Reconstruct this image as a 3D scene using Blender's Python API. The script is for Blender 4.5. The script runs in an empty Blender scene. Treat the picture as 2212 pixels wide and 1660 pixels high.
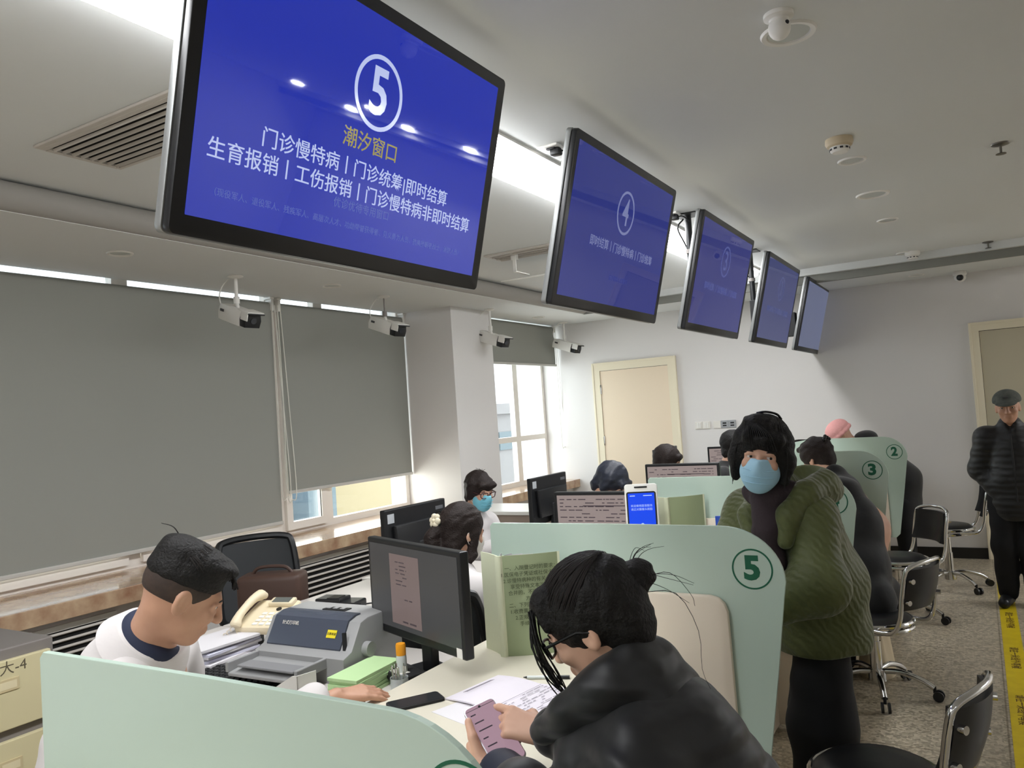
import bpy, bmesh, math, random
from mathutils import Vector, Matrix, Euler, Quaternion
random.seed(7)
S = bpy.context.scene
COL = S.collection
PI = math.pi

# ---------------------------------------------------------------- camera
def set_camera():
    yaw, pitch, roll = math.radians(-30.37), math.radians(2.262), math.radians(-3.858)
    f = Vector((math.sin(yaw)*math.cos(pitch), math.cos(yaw)*math.cos(pitch), math.sin(pitch)))
    r = Vector((math.cos(yaw), -math.sin(yaw), 0)); u = r.cross(f)
    R = r*math.cos(roll)+u*math.sin(roll); U = -r*math.sin(roll)+u*math.cos(roll)
    cd = bpy.data.cameras.new('camera'); cam = bpy.data.objects.new('camera', cd); COL.objects.link(cam)
    M = Matrix((R, U, -f)).transposed().to_4x4(); M.translation = (0, 0, 1.62)
    cam.matrix_world = M
    cd.sensor_fit = 'HORIZONTAL'; cd.sensor_width = 36.0; cd.lens = 1707.4/2212*36
    cd.clip_start = .05; cd.clip_end = 200
    S.camera = cam
set_camera()
# ---------------------------------------------------------------- world, light, exposure
S.view_settings.view_transform = 'Standard'; S.view_settings.look = 'None'
S.view_settings.gamma = 1.0; S.view_settings.use_curve_mapping = False
EXPO = 1.30
S.view_settings.exposure = EXPO
W = bpy.data.worlds.new('overcast_sky'); S.world = W; W.use_nodes = True
bg = W.node_tree.nodes['Background']; bg.inputs[0].default_value = (.86, .93, 1.0, 1); bg.inputs[1].default_value = 1.15
LED_STRENGTH = 20.5
def area(name, loc, rot, sx, sy, power, color=(1, 1, 1)):
    d = bpy.data.lights.new(name, 'AREA'); d.shape = 'RECTANGLE'; d.size = sx; d.size_y = sy; d.energy = power; d.color = color
    o = bpy.data.objects.new(name, d); COL.objects.link(o); o.location = loc; o.rotation_euler = rot
    return o
# daylight coming in through the three windows (each just outside its glass, facing in)
area('window_daylight', (-4.95, 7.62, 1.6), (0, -PI/2, 0), 1.5, 1.7, 15, (.95, .98, 1.0))
area('window_daylight', (-4.95, 5.2, 1.0), (0, -PI/2, 0), .36, 1.5, 7, (1.0, .95, .86))
area('window_daylight', (-4.95, 3.0, .86), (0, -PI/2, 0), .10, 2.6, 8, (1.0, .96, .9))

# ---------------------------------------------------------------- materials
def s2l(c):
    c /= 255.0
    return c/12.92 if c <= .04045 else ((c+.055)/1.055)**2.4
def rgb(c): return (s2l(c[0]), s2l(c[1]), s2l(c[2]), 1)
MATS = {}
def mat(name, c=(200, 200, 200), rough=.5, metal=0, spec=.5, noise=None, bump=None, emit=None, es=0, sheen=0, coat=0, trans=0, ior=1.45, alpha=1, c2=None, bscale=None):
    """noise=(scale, amount): colour mottling towards c2; bump=(scale, strength)"""
    if name in MATS: return MATS[name]
    m = bpy.data.materials.new(name); m.use_nodes = True; MATS[name] = m
    nt = m.node_tree; b = nt.nodes['Principled BSDF']
    b.inputs['Base Color'].default_value = rgb(c); b.inputs['Roughness'].default_value = rough
    b.inputs['Metallic'].default_value = metal; b.inputs['Specular IOR Level'].default_value = spec
    b.inputs['IOR'].default_value = ior; b.inputs['Alpha'].default_value = alpha
    if sheen: b.inputs['Sheen Weight'].default_value = sheen
    if coat: b.inputs['Coat Weight'].default_value = coat; b.inputs['Coat Roughness'].default_value = .08
    if trans: b.inputs['Transmission Weight'].default_value = trans
    if emit: b.inputs['Emission Color'].default_value = rgb(emit); b.inputs['Emission Strength'].default_value = es/2**EXPO
    if noise or bump:
        tc = nt.nodes.new('ShaderNodeTexCoord')
    if noise:
        n = nt.nodes.new('ShaderNodeTexNoise'); n.inputs['Scale'].default_value = noise[0]; n.inputs['Detail'].default_value = 6
        nt.links.new(tc.outputs['Object'], n.inputs['Vector'])
        rp = nt.nodes.new('ShaderNodeValToRGB'); rp.color_ramp.elements[0].position = .5-noise[1]; rp.color_ramp.elements[1].position = .5+noise[1]
        rp.color_ramp.elements[0].color = rgb(c); rp.color_ramp.elements[1].color = rgb(c2 or c)
        nt.links.new(n.outputs['Fac'], rp.inputs['Fac']); nt.links.new(rp.outputs['Color'], b.inputs['Base Color'])
    if bump:
        n2 = nt.nodes.new('ShaderNodeTexNoise'); n2.inputs['Scale'].default_value = bump[0]; n2.inputs['Detail'].default_value = 4
        nt.links.new(tc.outputs['Object'], n2.inputs['Vector'])
        bp = nt.nodes.new('ShaderNodeBump'); bp.inputs['Strength'].default_value = bump[1]; bp.inputs['Distance'].default_value = .01
        nt.links.new(n2.outputs['Fac'], bp.inputs['Height']); nt.links.new(bp.outputs['Normal'], b.inputs['Normal'])
    return m
def quilt(name, c, rough, scale, strength, dirv='Z', dist=.02, sheen=.2, wob=1.2):
    """fabric with horizontal stitched quilting lines"""
    if name in MATS: return MATS[name]
    m = mat(name, c, rough, sheen=sheen)
    nt = m.node_tree; b = nt.nodes['Principled BSDF']
    tc = nt.nodes.new('ShaderNodeTexCoord'); wv = nt.nodes.new('ShaderNodeTexWave')
    wv.wave_type = 'BANDS'; wv.bands_direction = dirv; wv.wave_profile = 'SIN'
    wv.inputs['Scale'].default_value = scale; wv.inputs['Distortion'].default_value = wob; wv.inputs['Detail'].default_value = 2; wv.inputs['Detail Scale'].default_value = 1.5
    nt.links.new(tc.outputs['Object'], wv.inputs['Vector'])
    bp = nt.nodes.new('ShaderNodeBump'); bp.inputs['Strength'].default_value = strength; bp.inputs['Distance'].default_value = dist
    nt.links.new(wv.outputs['Fac'], bp.inputs['Height']); nt.links.new(bp.outputs['Normal'], b.inputs['Normal'])
    return m

# ---------------------------------------------------------------- mesh builder
class MB:
    def __init__(s): s.bm = bmesh.new()
    def _new(s, verts, M):
        if M is not None: bmesh.ops.transform(s.bm, matrix=M, verts=verts)
        return verts
    def box(s, a, b, M=None, bev=0, seg=2):
        a, b = Vector(a), Vector(b)
        r = bmesh.ops.create_cube(s.bm, size=1); vs = r['verts']
        sc = Vector((abs(b.x-a.x), abs(b.y-a.y), abs(b.z-a.z))); c = (a+b)/2
        for v in vs: v.co = Vector((v.co.x*sc.x, v.co.y*sc.y, v.co.z*sc.z))+c
        if bev:
            es = {e for v in vs for e in v.link_edges}
            r2 = bmesh.ops.bevel(s.bm, geom=list(es), offset=min(bev, min(sc)*.49), segments=seg, affect='EDGES', profile=.5)
            vs = list({v for f in r2['faces'] for v in f.verts} | {v for v in vs if v.is_valid})
        s._new(vs, M); return s
    def cyl(s, p, q, r, r2=None, n=20, caps=True):
        p, q = Vector(p), Vector(q); d = q-p
        if r2 is None: r2 = r
        M = Matrix.Translation((p+q)/2) @ d.to_track_quat('Z', 'Y').to_matrix().to_4x4()
        bmesh.ops.create_cone(s.bm, cap_ends=caps, segments=n, radius1=r, radius2=r2, depth=d.length, matrix=M); return s
    def ell(s, c, r, rot=None, M=None, u=20, v=12):
        if not hasattr(r, '__len__'): r = (r, r, r)
        T = Matrix.Translation(Vector(c)) @ (Euler(rot).to_matrix().to_4x4() if rot else Matrix.Identity(4)) @ Matrix.Diagonal((r[0], r[1], r[2], 1))
        if M is not None: T = M @ T
        bmesh.ops.create_uvsphere(s.bm, u_segments=u, v_segments=v, radius=1, matrix=T); return s
    def tube(s, pts, r, n=8, closed=False, caps=True):
        pts = [Vector(p) for p in pts]; N = len(pts)
        rr = r if hasattr(r, '__len__') else [r]*N
        rings = []; up = None
        for i, p in enumerate(pts):
            if closed: t = (pts[(i+1) % N]-pts[i-1])
            else: t = (pts[min(i+1, N-1)]-pts[max(i-1, 0)])
            t.normalize()
            if up is None:
                up = t.orthogonal().normalized()
            else:
                up = (up-t*up.dot(t))
                if up.length < 1e-6: up = t.orthogonal()
                up.normalize()
            w = t.cross(up)
            rings.append([s.bm.verts.new(p+(up*math.cos(2*PI*k/n)+w*math.sin(2*PI*k/n))*rr[i]) for k in range(n)])
        for i in range(N if closed else N-1):
            A, B = rings[i], rings[(i+1) % N]
            for k in range(n):
                s.bm.faces.new((A[k], A[(k+1) % n], B[(k+1) % n], B[k]))
        if caps and not closed:
            s.bm.faces.new(rings[0][::-1]); s.bm.faces.new(rings[-1])
        return s
    def lathe(s, prof, n=28, M=None):
        rings = []; allv = []
        for (r, z) in prof:
            ring = [s.bm.verts.new((max(r, 1e-5)*math.cos(2*PI*k/n), max(r, 1e-5)*math.sin(2*PI*k/n), z)) for k in range(n)]
            rings.append(ring); allv += ring
        for A, B in zip(rings, rings[1:]):
            for k in range(n): s.bm.faces.new((A[k], A[(k+1) % n], B[(k+1) % n], B[k]))
        if prof[0][0] > 1e-4: s.bm.faces.new(rings[0][::-1])
        if prof[-1][0] > 1e-4: s.bm.faces.new(rings[-1])
        s._new(allv, M); return s
    def prism(s, poly, h, M=None, bev=0):
        """polygon in local XY, extruded +Z by h, then transformed by M"""
        vs = [s.bm.verts.new((x, y, 0)) for x, y in poly]
        f = s.bm.faces.new(vs)
        r = bmesh.ops.extrude_face_region(s.bm, geom=[f]); top = [g for g in r['geom'] if isinstance(g, bmesh.types.BMVert)]
        for v in top: v.co.z += h
        allv = vs+top
        if bev:
            es = [e for e in s.bm.edges if e.verts[0] in set(allv) and e.verts[1] in set(allv) and abs(e.verts[0].co.z-e.verts[1].co.z) < 1e-9]
            r2 = bmesh.ops.bevel(s.bm, geom=es, offset=bev, segments=2, affect='EDGES', profile=.5)
            allv = list({v for v in allv if v.is_valid} | {v for ff in r2['faces'] for v in ff.verts})
        s._new(allv, M); return s
    def grid(s, fn, nu, nv, thick=0):
        """surface fn(u,v)->Vector, optional thickness along the normal"""
        V = [[s.bm.verts.new(fn(i/nu, j/nv)) for j in range(nv+1)] for i in range(nu+1)]
        fs = [s.bm.faces.new((V[i][j], V[i+1][j], V[i+1][j+1], V[i][j+1])) for i in range(nu) for j in range(nv)]
        if thick:
            bmesh.ops.recalc_face_normals(s.bm, faces=fs)
            bmesh.ops.solidify(s.bm, geom=fs, thickness=thick)
        return s
    def build(s, name, m, parent=None, smooth=True, loc=None, rot=None):
        bmesh.ops.recalc_face_normals(s.bm, faces=s.bm.faces)
        me = bpy.data.meshes.new(name); s.bm.to_mesh(me); s.bm.free()
        return link(name, me, m, parent, smooth, loc, rot)
def link(name, me, m, parent=None, smooth=True, loc=None, rot=None):
    if m is not None and len(me.materials) == 0: me.materials.append(m)
    if smooth:
        for p in me.polygons: p.use_smooth = True
        try: me.set_sharp_from_angle(angle=math.radians(38))
        except Exception: pass
    o = bpy.data.objects.new(name, me); COL.objects.link(o)
    if parent is not None: o.parent = parent
    if loc is not None: o.location = loc
    if rot is not None: o.rotation_euler = rot
    return o
def tag(o, label=None, cat=None, group=None, kind=None):
    if label: o['label'] = label
    if cat: o['category'] = cat
    if group: o['group'] = group
    if kind: o['kind'] = kind
    return o
def thing(name, label, cat, loc=(0, 0, 0), rot=0, group=None):
    o = bpy.data.objects.new(name, None); COL.objects.link(o); o.empty_display_size = .1
    o.location = loc; o.rotation_euler = rot if hasattr(rot, '__len__') else (0, 0, rot)
    return tag(o, label, cat, group)
def struct(o): o['kind'] = 'structure'; return o
def copy_tree(o, parent=None):
    c = o.copy(); COL.objects.link(c); c.parent = parent
    for ch in list(o.children): copy_tree(ch, c)
    return c
def text_mesh(name, body, size, m, parent, M=None, bold=0, extrude=.0006, align='CENTER', sx=1.0, spacing=1.0, line=1.0, width=None, split=None):
    """lettering as real raised geometry; local XY plane, transformed by M"""
    cu = bpy.data.curves.new(name, 'FONT'); cu.body = body; cu.size = size; cu.align_x = align; cu.align_y = 'CENTER'
    cu.extrude = extrude; cu.offset = bold; cu.space_character = spacing; cu.space_line = line; cu.resolution_u = 3
    o = bpy.data.objects.new(name, cu); COL.objects.link(o)
    dg = bpy.context.evaluated_depsgraph_get(); me = bpy.data.meshes.new_from_object(o.evaluated_get(dg))
    bpy.data.objects.remove(o); bpy.data.curves.remove(cu)
    if width:
        xs = [v.co.x for v in me.vertices]; sx = width/max(1e-6, max(xs)-min(xs))
    T = Matrix.Diagonal((sx, 1, 1, 1))
    me.transform((M if M is not None else Matrix.Identity(4)) @ T)
    me.materials.clear()
    me.name = name
    if split:
        return split_mesh(name, me, m, parent, split, (M if M is not None else Matrix.Identity(4)))
    return link(name, me, m, parent, smooth=False)
def split_mesh(name, me, m, parent, gap, M):
    """separate lettering into the words that stand apart"""
    I = M.inverted(); bm = bmesh.new(); bm.from_mesh(me); seen = set(); isl = []
    for v in bm.verts:
        if v in seen: continue
        st = [v]; seen.add(v); grp = []
        while st:
            q = st.pop(); grp.append(q)
            for e in q.link_edges:
                w = e.other_vert(q)
                if w not in seen: seen.add(w); st.append(w)
        xs = [(I @ q.co).x for q in grp]; isl.append((min(xs), max(xs), grp))
    isl.sort(key=lambda t: t[0]); groups = []; end = -1e9
    for a, b, g in isl:
        if a-end > gap: groups.append([])
        groups[-1] += g; end = max(end, b)
    out = None
    for g in groups:
        S2 = set(g); nb = bmesh.new(); mp = {}
        for v in g: mp[v] = nb.verts.new(v.co)
        for f in {f for v in g for f in v.link_faces}: nb.faces.new([mp[v] for v in f.verts])
        m2 = bpy.data.meshes.new(name); nb.to_mesh(m2); nb.free(); out = link(name, m2, m, parent, smooth=False)
    bm.free(); return out
def face_M(origin, right, up):
    """matrix whose local X/Y run along right/up at origin"""
    r = Vector(right).normalized(); u = Vector(up).normalized(); n = r.cross(u)
    M = Matrix((r, u, n)).transposed().to_4x4(); M.translation = Vector(origin); return M
def join_meshes(name, mes, m, parent):
    bm = bmesh.new()
    for me in mes: bm.from_mesh(me)
    out = bpy.data.meshes.new(name); bm.to_mesh(out); bm.free()
    return link(name, out, m, parent, smooth=False)
def rrect(w, h, r, n=6):
    """rounded rectangle polygon centred on 0; r may be 4 radii (tr, tl, bl, br)"""
    rs = r if hasattr(r, '__len__') else (r,)*4
    pts = []
    for (cx, cy, a0), q in zip(((1, 1, 0), (-1, 1, 90), (-1, -1, 180), (1, -1, 270)), rs):
        for k in range(n+1):
            a = math.radians(a0+90*k/n)
            pts.append((cx*(w/2-q)+q*math.cos(a), cy*(h/2-q)+q*math.sin(a)))
    return pts
def bez(pts, n=24):
    """Catmull-Rom through points"""
    P = [Vector(p) for p in pts]; P = [P[0]*2-P[1]]+P+[P[-1]*2-P[-2]]
    out = []; m = len(P)-3; per = max(2, n//m)
    for i in range(m):
        a, b, c, d = P[i:i+4]
        for k in range(per):
            t = k/per
            out.append(.5*((2*b)+(c-a)*t+(2*a-5*b+4*c-d)*t*t+(3*b-a-3*c+d)*t**3))
    out.append(P[-2].copy()); return out
# ================================================================ SETTING
m_wall = mat('wall_paint', (222, 219, 216), .85, bump=(60, .03))
m_ceil = mat('ceiling_paint', (219, 221, 220), .9)
m_white = mat('white_plastic', (232, 230, 224), .4)
m_cream = mat('cream_door', (232, 214, 188), .45)
m_creamf = mat('cream_frame', (232, 222, 196), .5)
m_dark = mat('dark_skirting', (30, 28, 25), .4)
m_pvc = mat('white_window_frame', (236, 230, 222), .35)
m_chrome = mat('chrome', (215, 215, 215), .12, metal=1)
m_black = mat('black_plastic', (26, 27, 29), .38)
m_blackm = mat('black_matt', (30, 30, 31), .7)
m_grey = mat('grey_steel', (132, 126, 122), .45)

def floor_mat():
    m = mat('terrazzo_floor', (168, 158, 140), .3, spec=.4)
    nt = m.node_tree; b = nt.nodes['Principled BSDF']; L = nt.links
    tc = nt.nodes.new('ShaderNodeTexCoord')
    vo = nt.nodes.new('ShaderNodeTexVoronoi'); vo.inputs['Scale'].default_value = 70
    L.new(tc.outputs['Object'], vo.inputs['Vector'])
    rp = nt.nodes.new('ShaderNodeValToRGB'); e = rp.color_ramp.elements
    e[0].position = .0; e[0].color = rgb((140, 130, 112)); e[1].position = 1; e[1].color = rgb((200, 188, 166))
    x = e.new(.5); x.color = rgb((172, 161, 140))
    sep = nt.nodes.new('ShaderNodeSeparateColor'); L.new(vo.outputs['Color'], sep.inputs['Color'])
    L.new(sep.outputs[0], rp.inputs['Fac'])
    br = nt.nodes.new('ShaderNodeTexBrick'); br.offset = 0; br.inputs['Scale'].default_value = 1
    br.inputs['Brick Width'].default_value = .8; br.inputs['Row Height'].default_value = .8; br.inputs['Mortar Size'].default_value = .004
    br.inputs['Color1'].default_value = (1, 1, 1, 1); br.inputs['Color2'].default_value = (.93, .93, .93, 1); br.inputs['Mortar'].default_value = (.55, .52, .48, 1)
    L.new(tc.outputs['Object'], br.inputs['Vector'])
    mx = nt.nodes.new('ShaderNodeMixRGB'); mx.blend_type = 'MULTIPLY'; mx.inputs[0].default_value = 1
    L.new(rp.outputs['Color'], mx.inputs[1]); L.new(br.outputs['Color'], mx.inputs[2]); L.new(mx.outputs[0], b.inputs['Base Color'])
    return m
YF, YB, XR, ZC, ZL = 8.53, -3.2, 6.5, 2.80, 2.664
struct(MB().box((-4.95, YB, -.1), (XR, YF, 0)).build('floor', floor_mat(), smooth=False))
struct(MB().box((-5.0, YF, 0), (XR, YF+.15, ZC+.1)).build('wall_far', m_wall, smooth=False))
struct(MB().box((XR, YB, 0), (XR+.1, YF+.15, ZC+.1)).build('wall_right', m_wall, smooth=False))
struct(MB().box((-5.0, YB-.1, 0), (XR+.1, YB, ZC+.1)).build('wall_back', m_wall, smooth=False))
# window wall: below the sills, above the glass, pier between the second and third window
w = MB()
w.box((-4.95, YB, 0), (-4.25, YF, .72))
w.box((-4.95, YB, 2.76), (-4.66, YF, ZC+.1))
w.box((-4.95, YB, .72), (-4.72, -.2, 2.76))
struct(w.build('wall_left', m_wall, smooth=False))
struct(MB().box((-4.95, 6.0, .0), (-4.12, 6.70, ZL+.05), bev=.004).build('wall_pier', m_wall, smooth=False))
c = MB()
c.box((-3.61, YB, ZC), (XR, 7.82, ZC+.1))
c.box((-3.70, 7.74, 2.735), (XR, 7.84, ZC+.05))
struct(c.build('ceiling', m_ceil, smooth=False))
c = MB(); c.box((-4.70, YB, ZL), (-3.61, YF, ZL+.06)); c.box((-3.61, 7.82, ZL), (XR, YF, ZL+.06))
struct(c.build('ceiling_border', m_ceil, smooth=False))
# rounded cove along the window-side step
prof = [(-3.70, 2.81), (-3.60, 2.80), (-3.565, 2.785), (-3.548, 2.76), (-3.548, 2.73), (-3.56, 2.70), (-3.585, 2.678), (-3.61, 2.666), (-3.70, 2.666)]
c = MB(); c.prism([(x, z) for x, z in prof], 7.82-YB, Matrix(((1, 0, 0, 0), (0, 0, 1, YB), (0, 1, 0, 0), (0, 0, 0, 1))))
struct(c.build('trim_cove', mat('shaded_moulding', (150, 146, 140), .7)))  # grey tone paints in the shade that darkens the cove
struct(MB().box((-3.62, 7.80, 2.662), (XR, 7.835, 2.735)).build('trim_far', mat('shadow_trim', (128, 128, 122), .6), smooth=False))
struct(MB().box((-2.86, YF-.015, 0), (-.02, YF, .10)).build('baseboard_far', m_dark, smooth=False))
# marble sill
def marble():
    m = mat('sill_marble', (205, 180, 148), .14, noise=(9, .22), c2=(150, 112, 88), coat=.3)
    return m
struct(MB().box((-4.80, YB, .72), (-4.15, 5.998, .81), bev=.004).box((-4.80, 6.702, .72), (-4.15, YF, .81), bev=.004).build('trim_sill', marble(), smooth=False))

def glass():
    m = bpy.data.materials.new('window_glass'); m.use_nodes = True; nt = m.node_tree
    nt.nodes.remove(nt.nodes['Principled BSDF'])
    t = nt.nodes.new('ShaderNodeBsdfTransparent'); t.inputs[0].default_value = (.93, .96, .96, 1)
    g = nt.nodes.new('ShaderNodeBsdfGlossy'); g.inputs['Roughness'].default_value = .02
    mx = nt.nodes.new('ShaderNodeMixShader'); mx.inputs[0].default_value = .05
    nt.links.new(t.outputs[0], mx.inputs[1]); nt.links.new(g.outputs[0], mx.inputs[2])
    nt.links.new(mx.outputs[0], nt.nodes['Material Output'].inputs[0]); return m
m_glass = glass()
def window(n, x, y0, y1, z0, z1, mull, trans=()):
    f = MB(); t = .055
    f.box((x-.03, y0+t, z0), (x+.03, y1-t, z0+t)); f.box((x-.03, y0+t, z1-t), (x+.03, y1-t, z1))
    f.box((x-.03, y0, z0), (x+.03, y0+t, z1), bev=.006); f.box((x-.03, y1-t, z0), (x+.03, y1, z1), bev=.006)
    for my, mw in mull: f.box((x-.029, my-mw/2, z0+t), (x+.034, my+mw/2, z1-t))
    for tz, a, b in trans: f.box((x-.028, a+t, tz-.03), (x+.0325, b-t, tz+.03))
    fr = struct(f.build('window_%d' % n, m_pvc, smooth=False))
    o = MB().box((x-.004, y0+.02, z0+.02), (x+.004, y1-.02, z1-.02)).build('pane', m_glass, fr, smooth=False)
    # opening sashes with dark gaskets
    return fr
w1 = window(1, -4.75, -.2, 4.385, .81, 2.76, [(1.6, .09), (3.12, .11)])
w2 = window(2, -4.75, 4.385, 6.0, .81, 2.76, [(4.9, .10)])
w3 = window(3, -4.58, 6.70, 8.53, .81, 2.76, [(7.83, .10)], [(1.345, 6.70, 8.53)])
def sash(fr, x, y0, y1, z0, z1):
    s = MB(); t = .06
    for a, b in (((y0+t, z0), (y1-t, z0+t)), ((y0+t, z1-t), (y1-t, z1)), ((y0, z0), (y0+t, z1)), ((y1-t, z0), (y1, z1))):
        s.box((x, a[0], a[1]), (x+.045, b[0], b[1]))
    s.build('sash', m_pvc, fr, smooth=False)
    g = MB(); q = .006
    for a, b in (((y1-t-q, z0+t), (y1-t, z1-t)), ((y0+t, z0+t), (y0+t+q, z1-t))):
        g.box((x+.030, a[0], a[1]), (x+.036, b[0], b[1]))
    g.build('gasket', m_black, fr, smooth=False)
sash(w1, -4.735, 3.18, 4.36, .84, 2.58)
sash(w2, -4.735, 4.42, 4.86, .84, 2.58)
sash(w1, -4.735, 1.66, 3.08, .84, 2.58)

# doors on the far wall
def door(n, x0, x1, ztop, fw, recess, lm, hinge):
    fr = MB(); y = YF
    fr.box((x0, y-.03, 0), (x0+fw, y, ztop)); fr.box((x1-fw, y-.03, 0), (x1, y, ztop))
    fr.box((x0+fw, y-.03, ztop-fw), (x1-fw, y, ztop))
    fr.box((x0-.012, y-.036, 0), (x0+.012, y, ztop+.01), bev=.004); fr.box((x1-.012, y-.036, 0), (x1+.012, y, ztop+.01), bev=.004)
    fr.box((x0+.012, y-.036, ztop-.012), (x1-.012, y, ztop+.010))
    d = struct(fr.build('door_%d' % n, m_creamf, smooth=False))
    MB().box((x0+fw+.003, y-.018+recess, .006), (x1-fw-.003, y-.002+recess, ztop-fw-.004)).build('door_leaf', lm, d, smooth=False)
    if recess > -.01:
        MB().box((x0+fw, y-.017, .0), (x0+fw+.004, y-.001, ztop-fw)).box((x1-fw-.004, y-.017, 0), (x1-fw, y-.001, ztop-fw)).box((x0+fw, y-.017, ztop-fw-.005), (x1-fw, y-.001, ztop-fw)).build('door_gap', m_blackm, d, smooth=False)
    for z in hinge:
        MB().box((x0+fw-.008, y-.030, z-.055), (x0+fw+.012, y-.012, z+.055), bev=.003).build('hinge', m_chrome, d)
    hx = x1-fw-.06
    MB().cyl((hx, y-.018, 1.0), (hx, y-.07, 1.0), .012).cyl((hx, y-.065, 1.0), (hx-.11, y-.065, 1.0), .009).box((hx-.022, y-.026, .90), (hx+.022, y-.017, 1.08), bev=.003).build('door_handle', m_chrome, d)
    return d
door(1, -3.872, -2.871, 2.152, .085, -.004, m_cream, (1.85, 1.25, .3))
door(2, -.015, .99, 2.18, .07, .0, mat('grey_cream_door', (190, 182, 158), .5), ())

# yellow queueing line stuck to the floor, with brown lettering
tp = tag(MB().box((.015, -2.8, .0), (.118, 8.28, .0016)).build('floor_tape', mat('yellow_tape', (226, 202, 32), .4, noise=(14, .3), c2=(206, 178, 26)), smooth=False), 'yellow queueing line taped along the floor with brown printed words', 'floor tape')
m_brown = mat('brown_print', (92, 62, 20), .6)
mes = []
for k in range(9):
    y = 1.2+k*.86
    M = face_M((.066, y, .0018), (0, -1, 0), (1, 0, 0))
    text_mesh('tape_words', '请在一米线外等候', .052, m_brown, tp, M, bold=.0008, extrude=.0002)

# ---------------------------------------------------------------- outside the windows
m_ext = mat('outside_render', (188, 182, 178), .9, noise=(.6, .3), c2=(166, 158, 156))
m_exty = mat('outside_yellow', (206, 186, 146), .9)
m_extb = mat('outside_blue', (140, 160, 190), .8)
m_extg = mat('outside_glass', (128, 142, 146), .3)
struct(MB().box((-40, -10, -4.2), (-5.2, 60, -4)).build('outside_ground', mat('asphalt', (120, 118, 116), .9), smooth=False))
bd = thing('building', 'pale grey block across the yard seen through the far window', 'building', (-19, 24, -4))
MB().box((-3, -2.5, 0), (3, 14, 5.7)).box((-3.2, -2.7, 5.7), (3.2, 14.2, 6.1)).build('building_wall', m_ext, bd, smooth=False)
for q in ((.5, 1.0, 1.9, 2.6), (3.2, 1.0, 4.6, 2.6), (6, 1, 7.4, 2.6), (2.0, 4.3, 4.0, 5.0)): MB().box((3.0, q[0], q[1]), (3.06, q[2], q[3])).build('building_window', m_extg, bd, smooth=False)
by = thing('building', 'ochre rendered house wall outside the middle window', 'building', (-11.5, 13.2, -4))
MB().box((-3, -1.6, 0), (0, 2.6, 7)).build('building_wall', m_exty, by, smooth=False)
MB().box((-.02, -2.3, 0), (.5, -1.55, 7)).build('corner_column', m_extg, by, smooth=False)
bw = thing('building', 'low white shed with a blue band outside the middle window', 'building', (-11.5, 9.6, -4))
MB().box((-3, -2.4, 0), (0, 1.25, 6)).build('building_wall', mat('outside_white', (190, 190, 190), .8), bw, smooth=False)
for q in ((-2.4, 3.1, 1.25, 3.9), (.2, 4.2, 1.25, 5.6)): MB().box((0, q[0], q[1]), (.04, q[2], q[3])).build('blue_band', m_extb, bw, smooth=False)
# ================================================================ CEILING FIXTURES
m_led = mat('led_diffuser', (255, 255, 255), .6, emit=(250, 252, 255), es=LED_STRENGTH)
t = thing('strip_light', 'long glowing white LED strip in the ceiling behind the screens', 'ceiling light', (-1.78, 2.45, ZC))
MB().box((-.155, -5.0, -.012), (-.132, 5.0, .0)).box((.132, -5.0, -.012), (.155, 5.0, 0)).box((-.155, -5.02, -.012), (.155, -5.0, 0)).box((-.155, 5.0, -.012), (.155, 5.02, 0)).build('lamp_frame', m_white, t, smooth=False)
MB().prism([(-.132, 0), (.132, 0), (.124, -.038), (.09, -.054), (-.09, -.054), (-.124, -.038)], 10.0, Matrix(((1, 0, 0, 0), (0, 0, 1, -5.0), (0, 1, 0, -.001), (0, 0, 0, 1)))).build('diffuser', m_led, t, smooth=False)
# ceiling battens added out of view as fill for aisle, floor and glass
m_led2 = mat('fill_batten_diffuser', (255, 255, 255), .6, emit=(250, 252, 255), es=10.5*2**EXPO)
for i, (x, y) in enumerate(((.9, -1.6), (2.6, -1.6), (-.6, -1.6), (2.2, .0), (4.2, .0), (-2.6, -1.6))):
    t = thing('fill_batten', 'slim ceiling batten added as unseen fill over the waiting hall', 'ceiling light', (x, y, ZC), group='fill battens added over the waiting hall')
    MB().box((-.04, -.6, -.05), (.04, .6, 0), bev=.005).build('housing', m_white, t, smooth=False)
    MB().box((-.03, -.58, -.056), (.03, .58, -.05)).build('diffuser', m_led2, t, smooth=False)
m_led3 = mat('square_fill_diffuser', (255, 255, 255), .6, emit=(250, 252, 255), es=420.0*2**EXPO)  # added as fill for the far wall; also mirrored as dashes in the screens
for x, y in ((3.0, 7.7), (4.0, 7.7), (5.0, 7.7), (3.6, 6.6), (4.8, 6.6)):
    t = thing('square_fill_lamp', 'small square ceiling lamp added as fill at the far side of the waiting hall', 'ceiling light', (x, y, ZC if y < 7.74 else ZL), group='square fill lamps added to the waiting hall')
    MB().box((-.09, -.09, -.03), (.09, .09, 0), bev=.005).build('housing', m_white, t, smooth=False)
    MB().box((-.045, -.045, -.034), (.045, .045, -.03)).build('diffuser', m_led3, t, smooth=False)
m_dl = mat('downlight_lens', (196, 200, 196), .35)
def downlight(x, y, z, r, label, group):
    t = thing('downlight', label, 'downlight', (x, y, z), group=group)
    MB().lathe([(r*.74, 0), (r*.78, -.006), (r*.95, -.008), (r, -.002), (r, 0)], 32).build('trim_ring', m_white, t)
    MB().lathe([(1e-5, .0), (r*.75, -.001)], 32).build('lens', m_dl, t)
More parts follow.
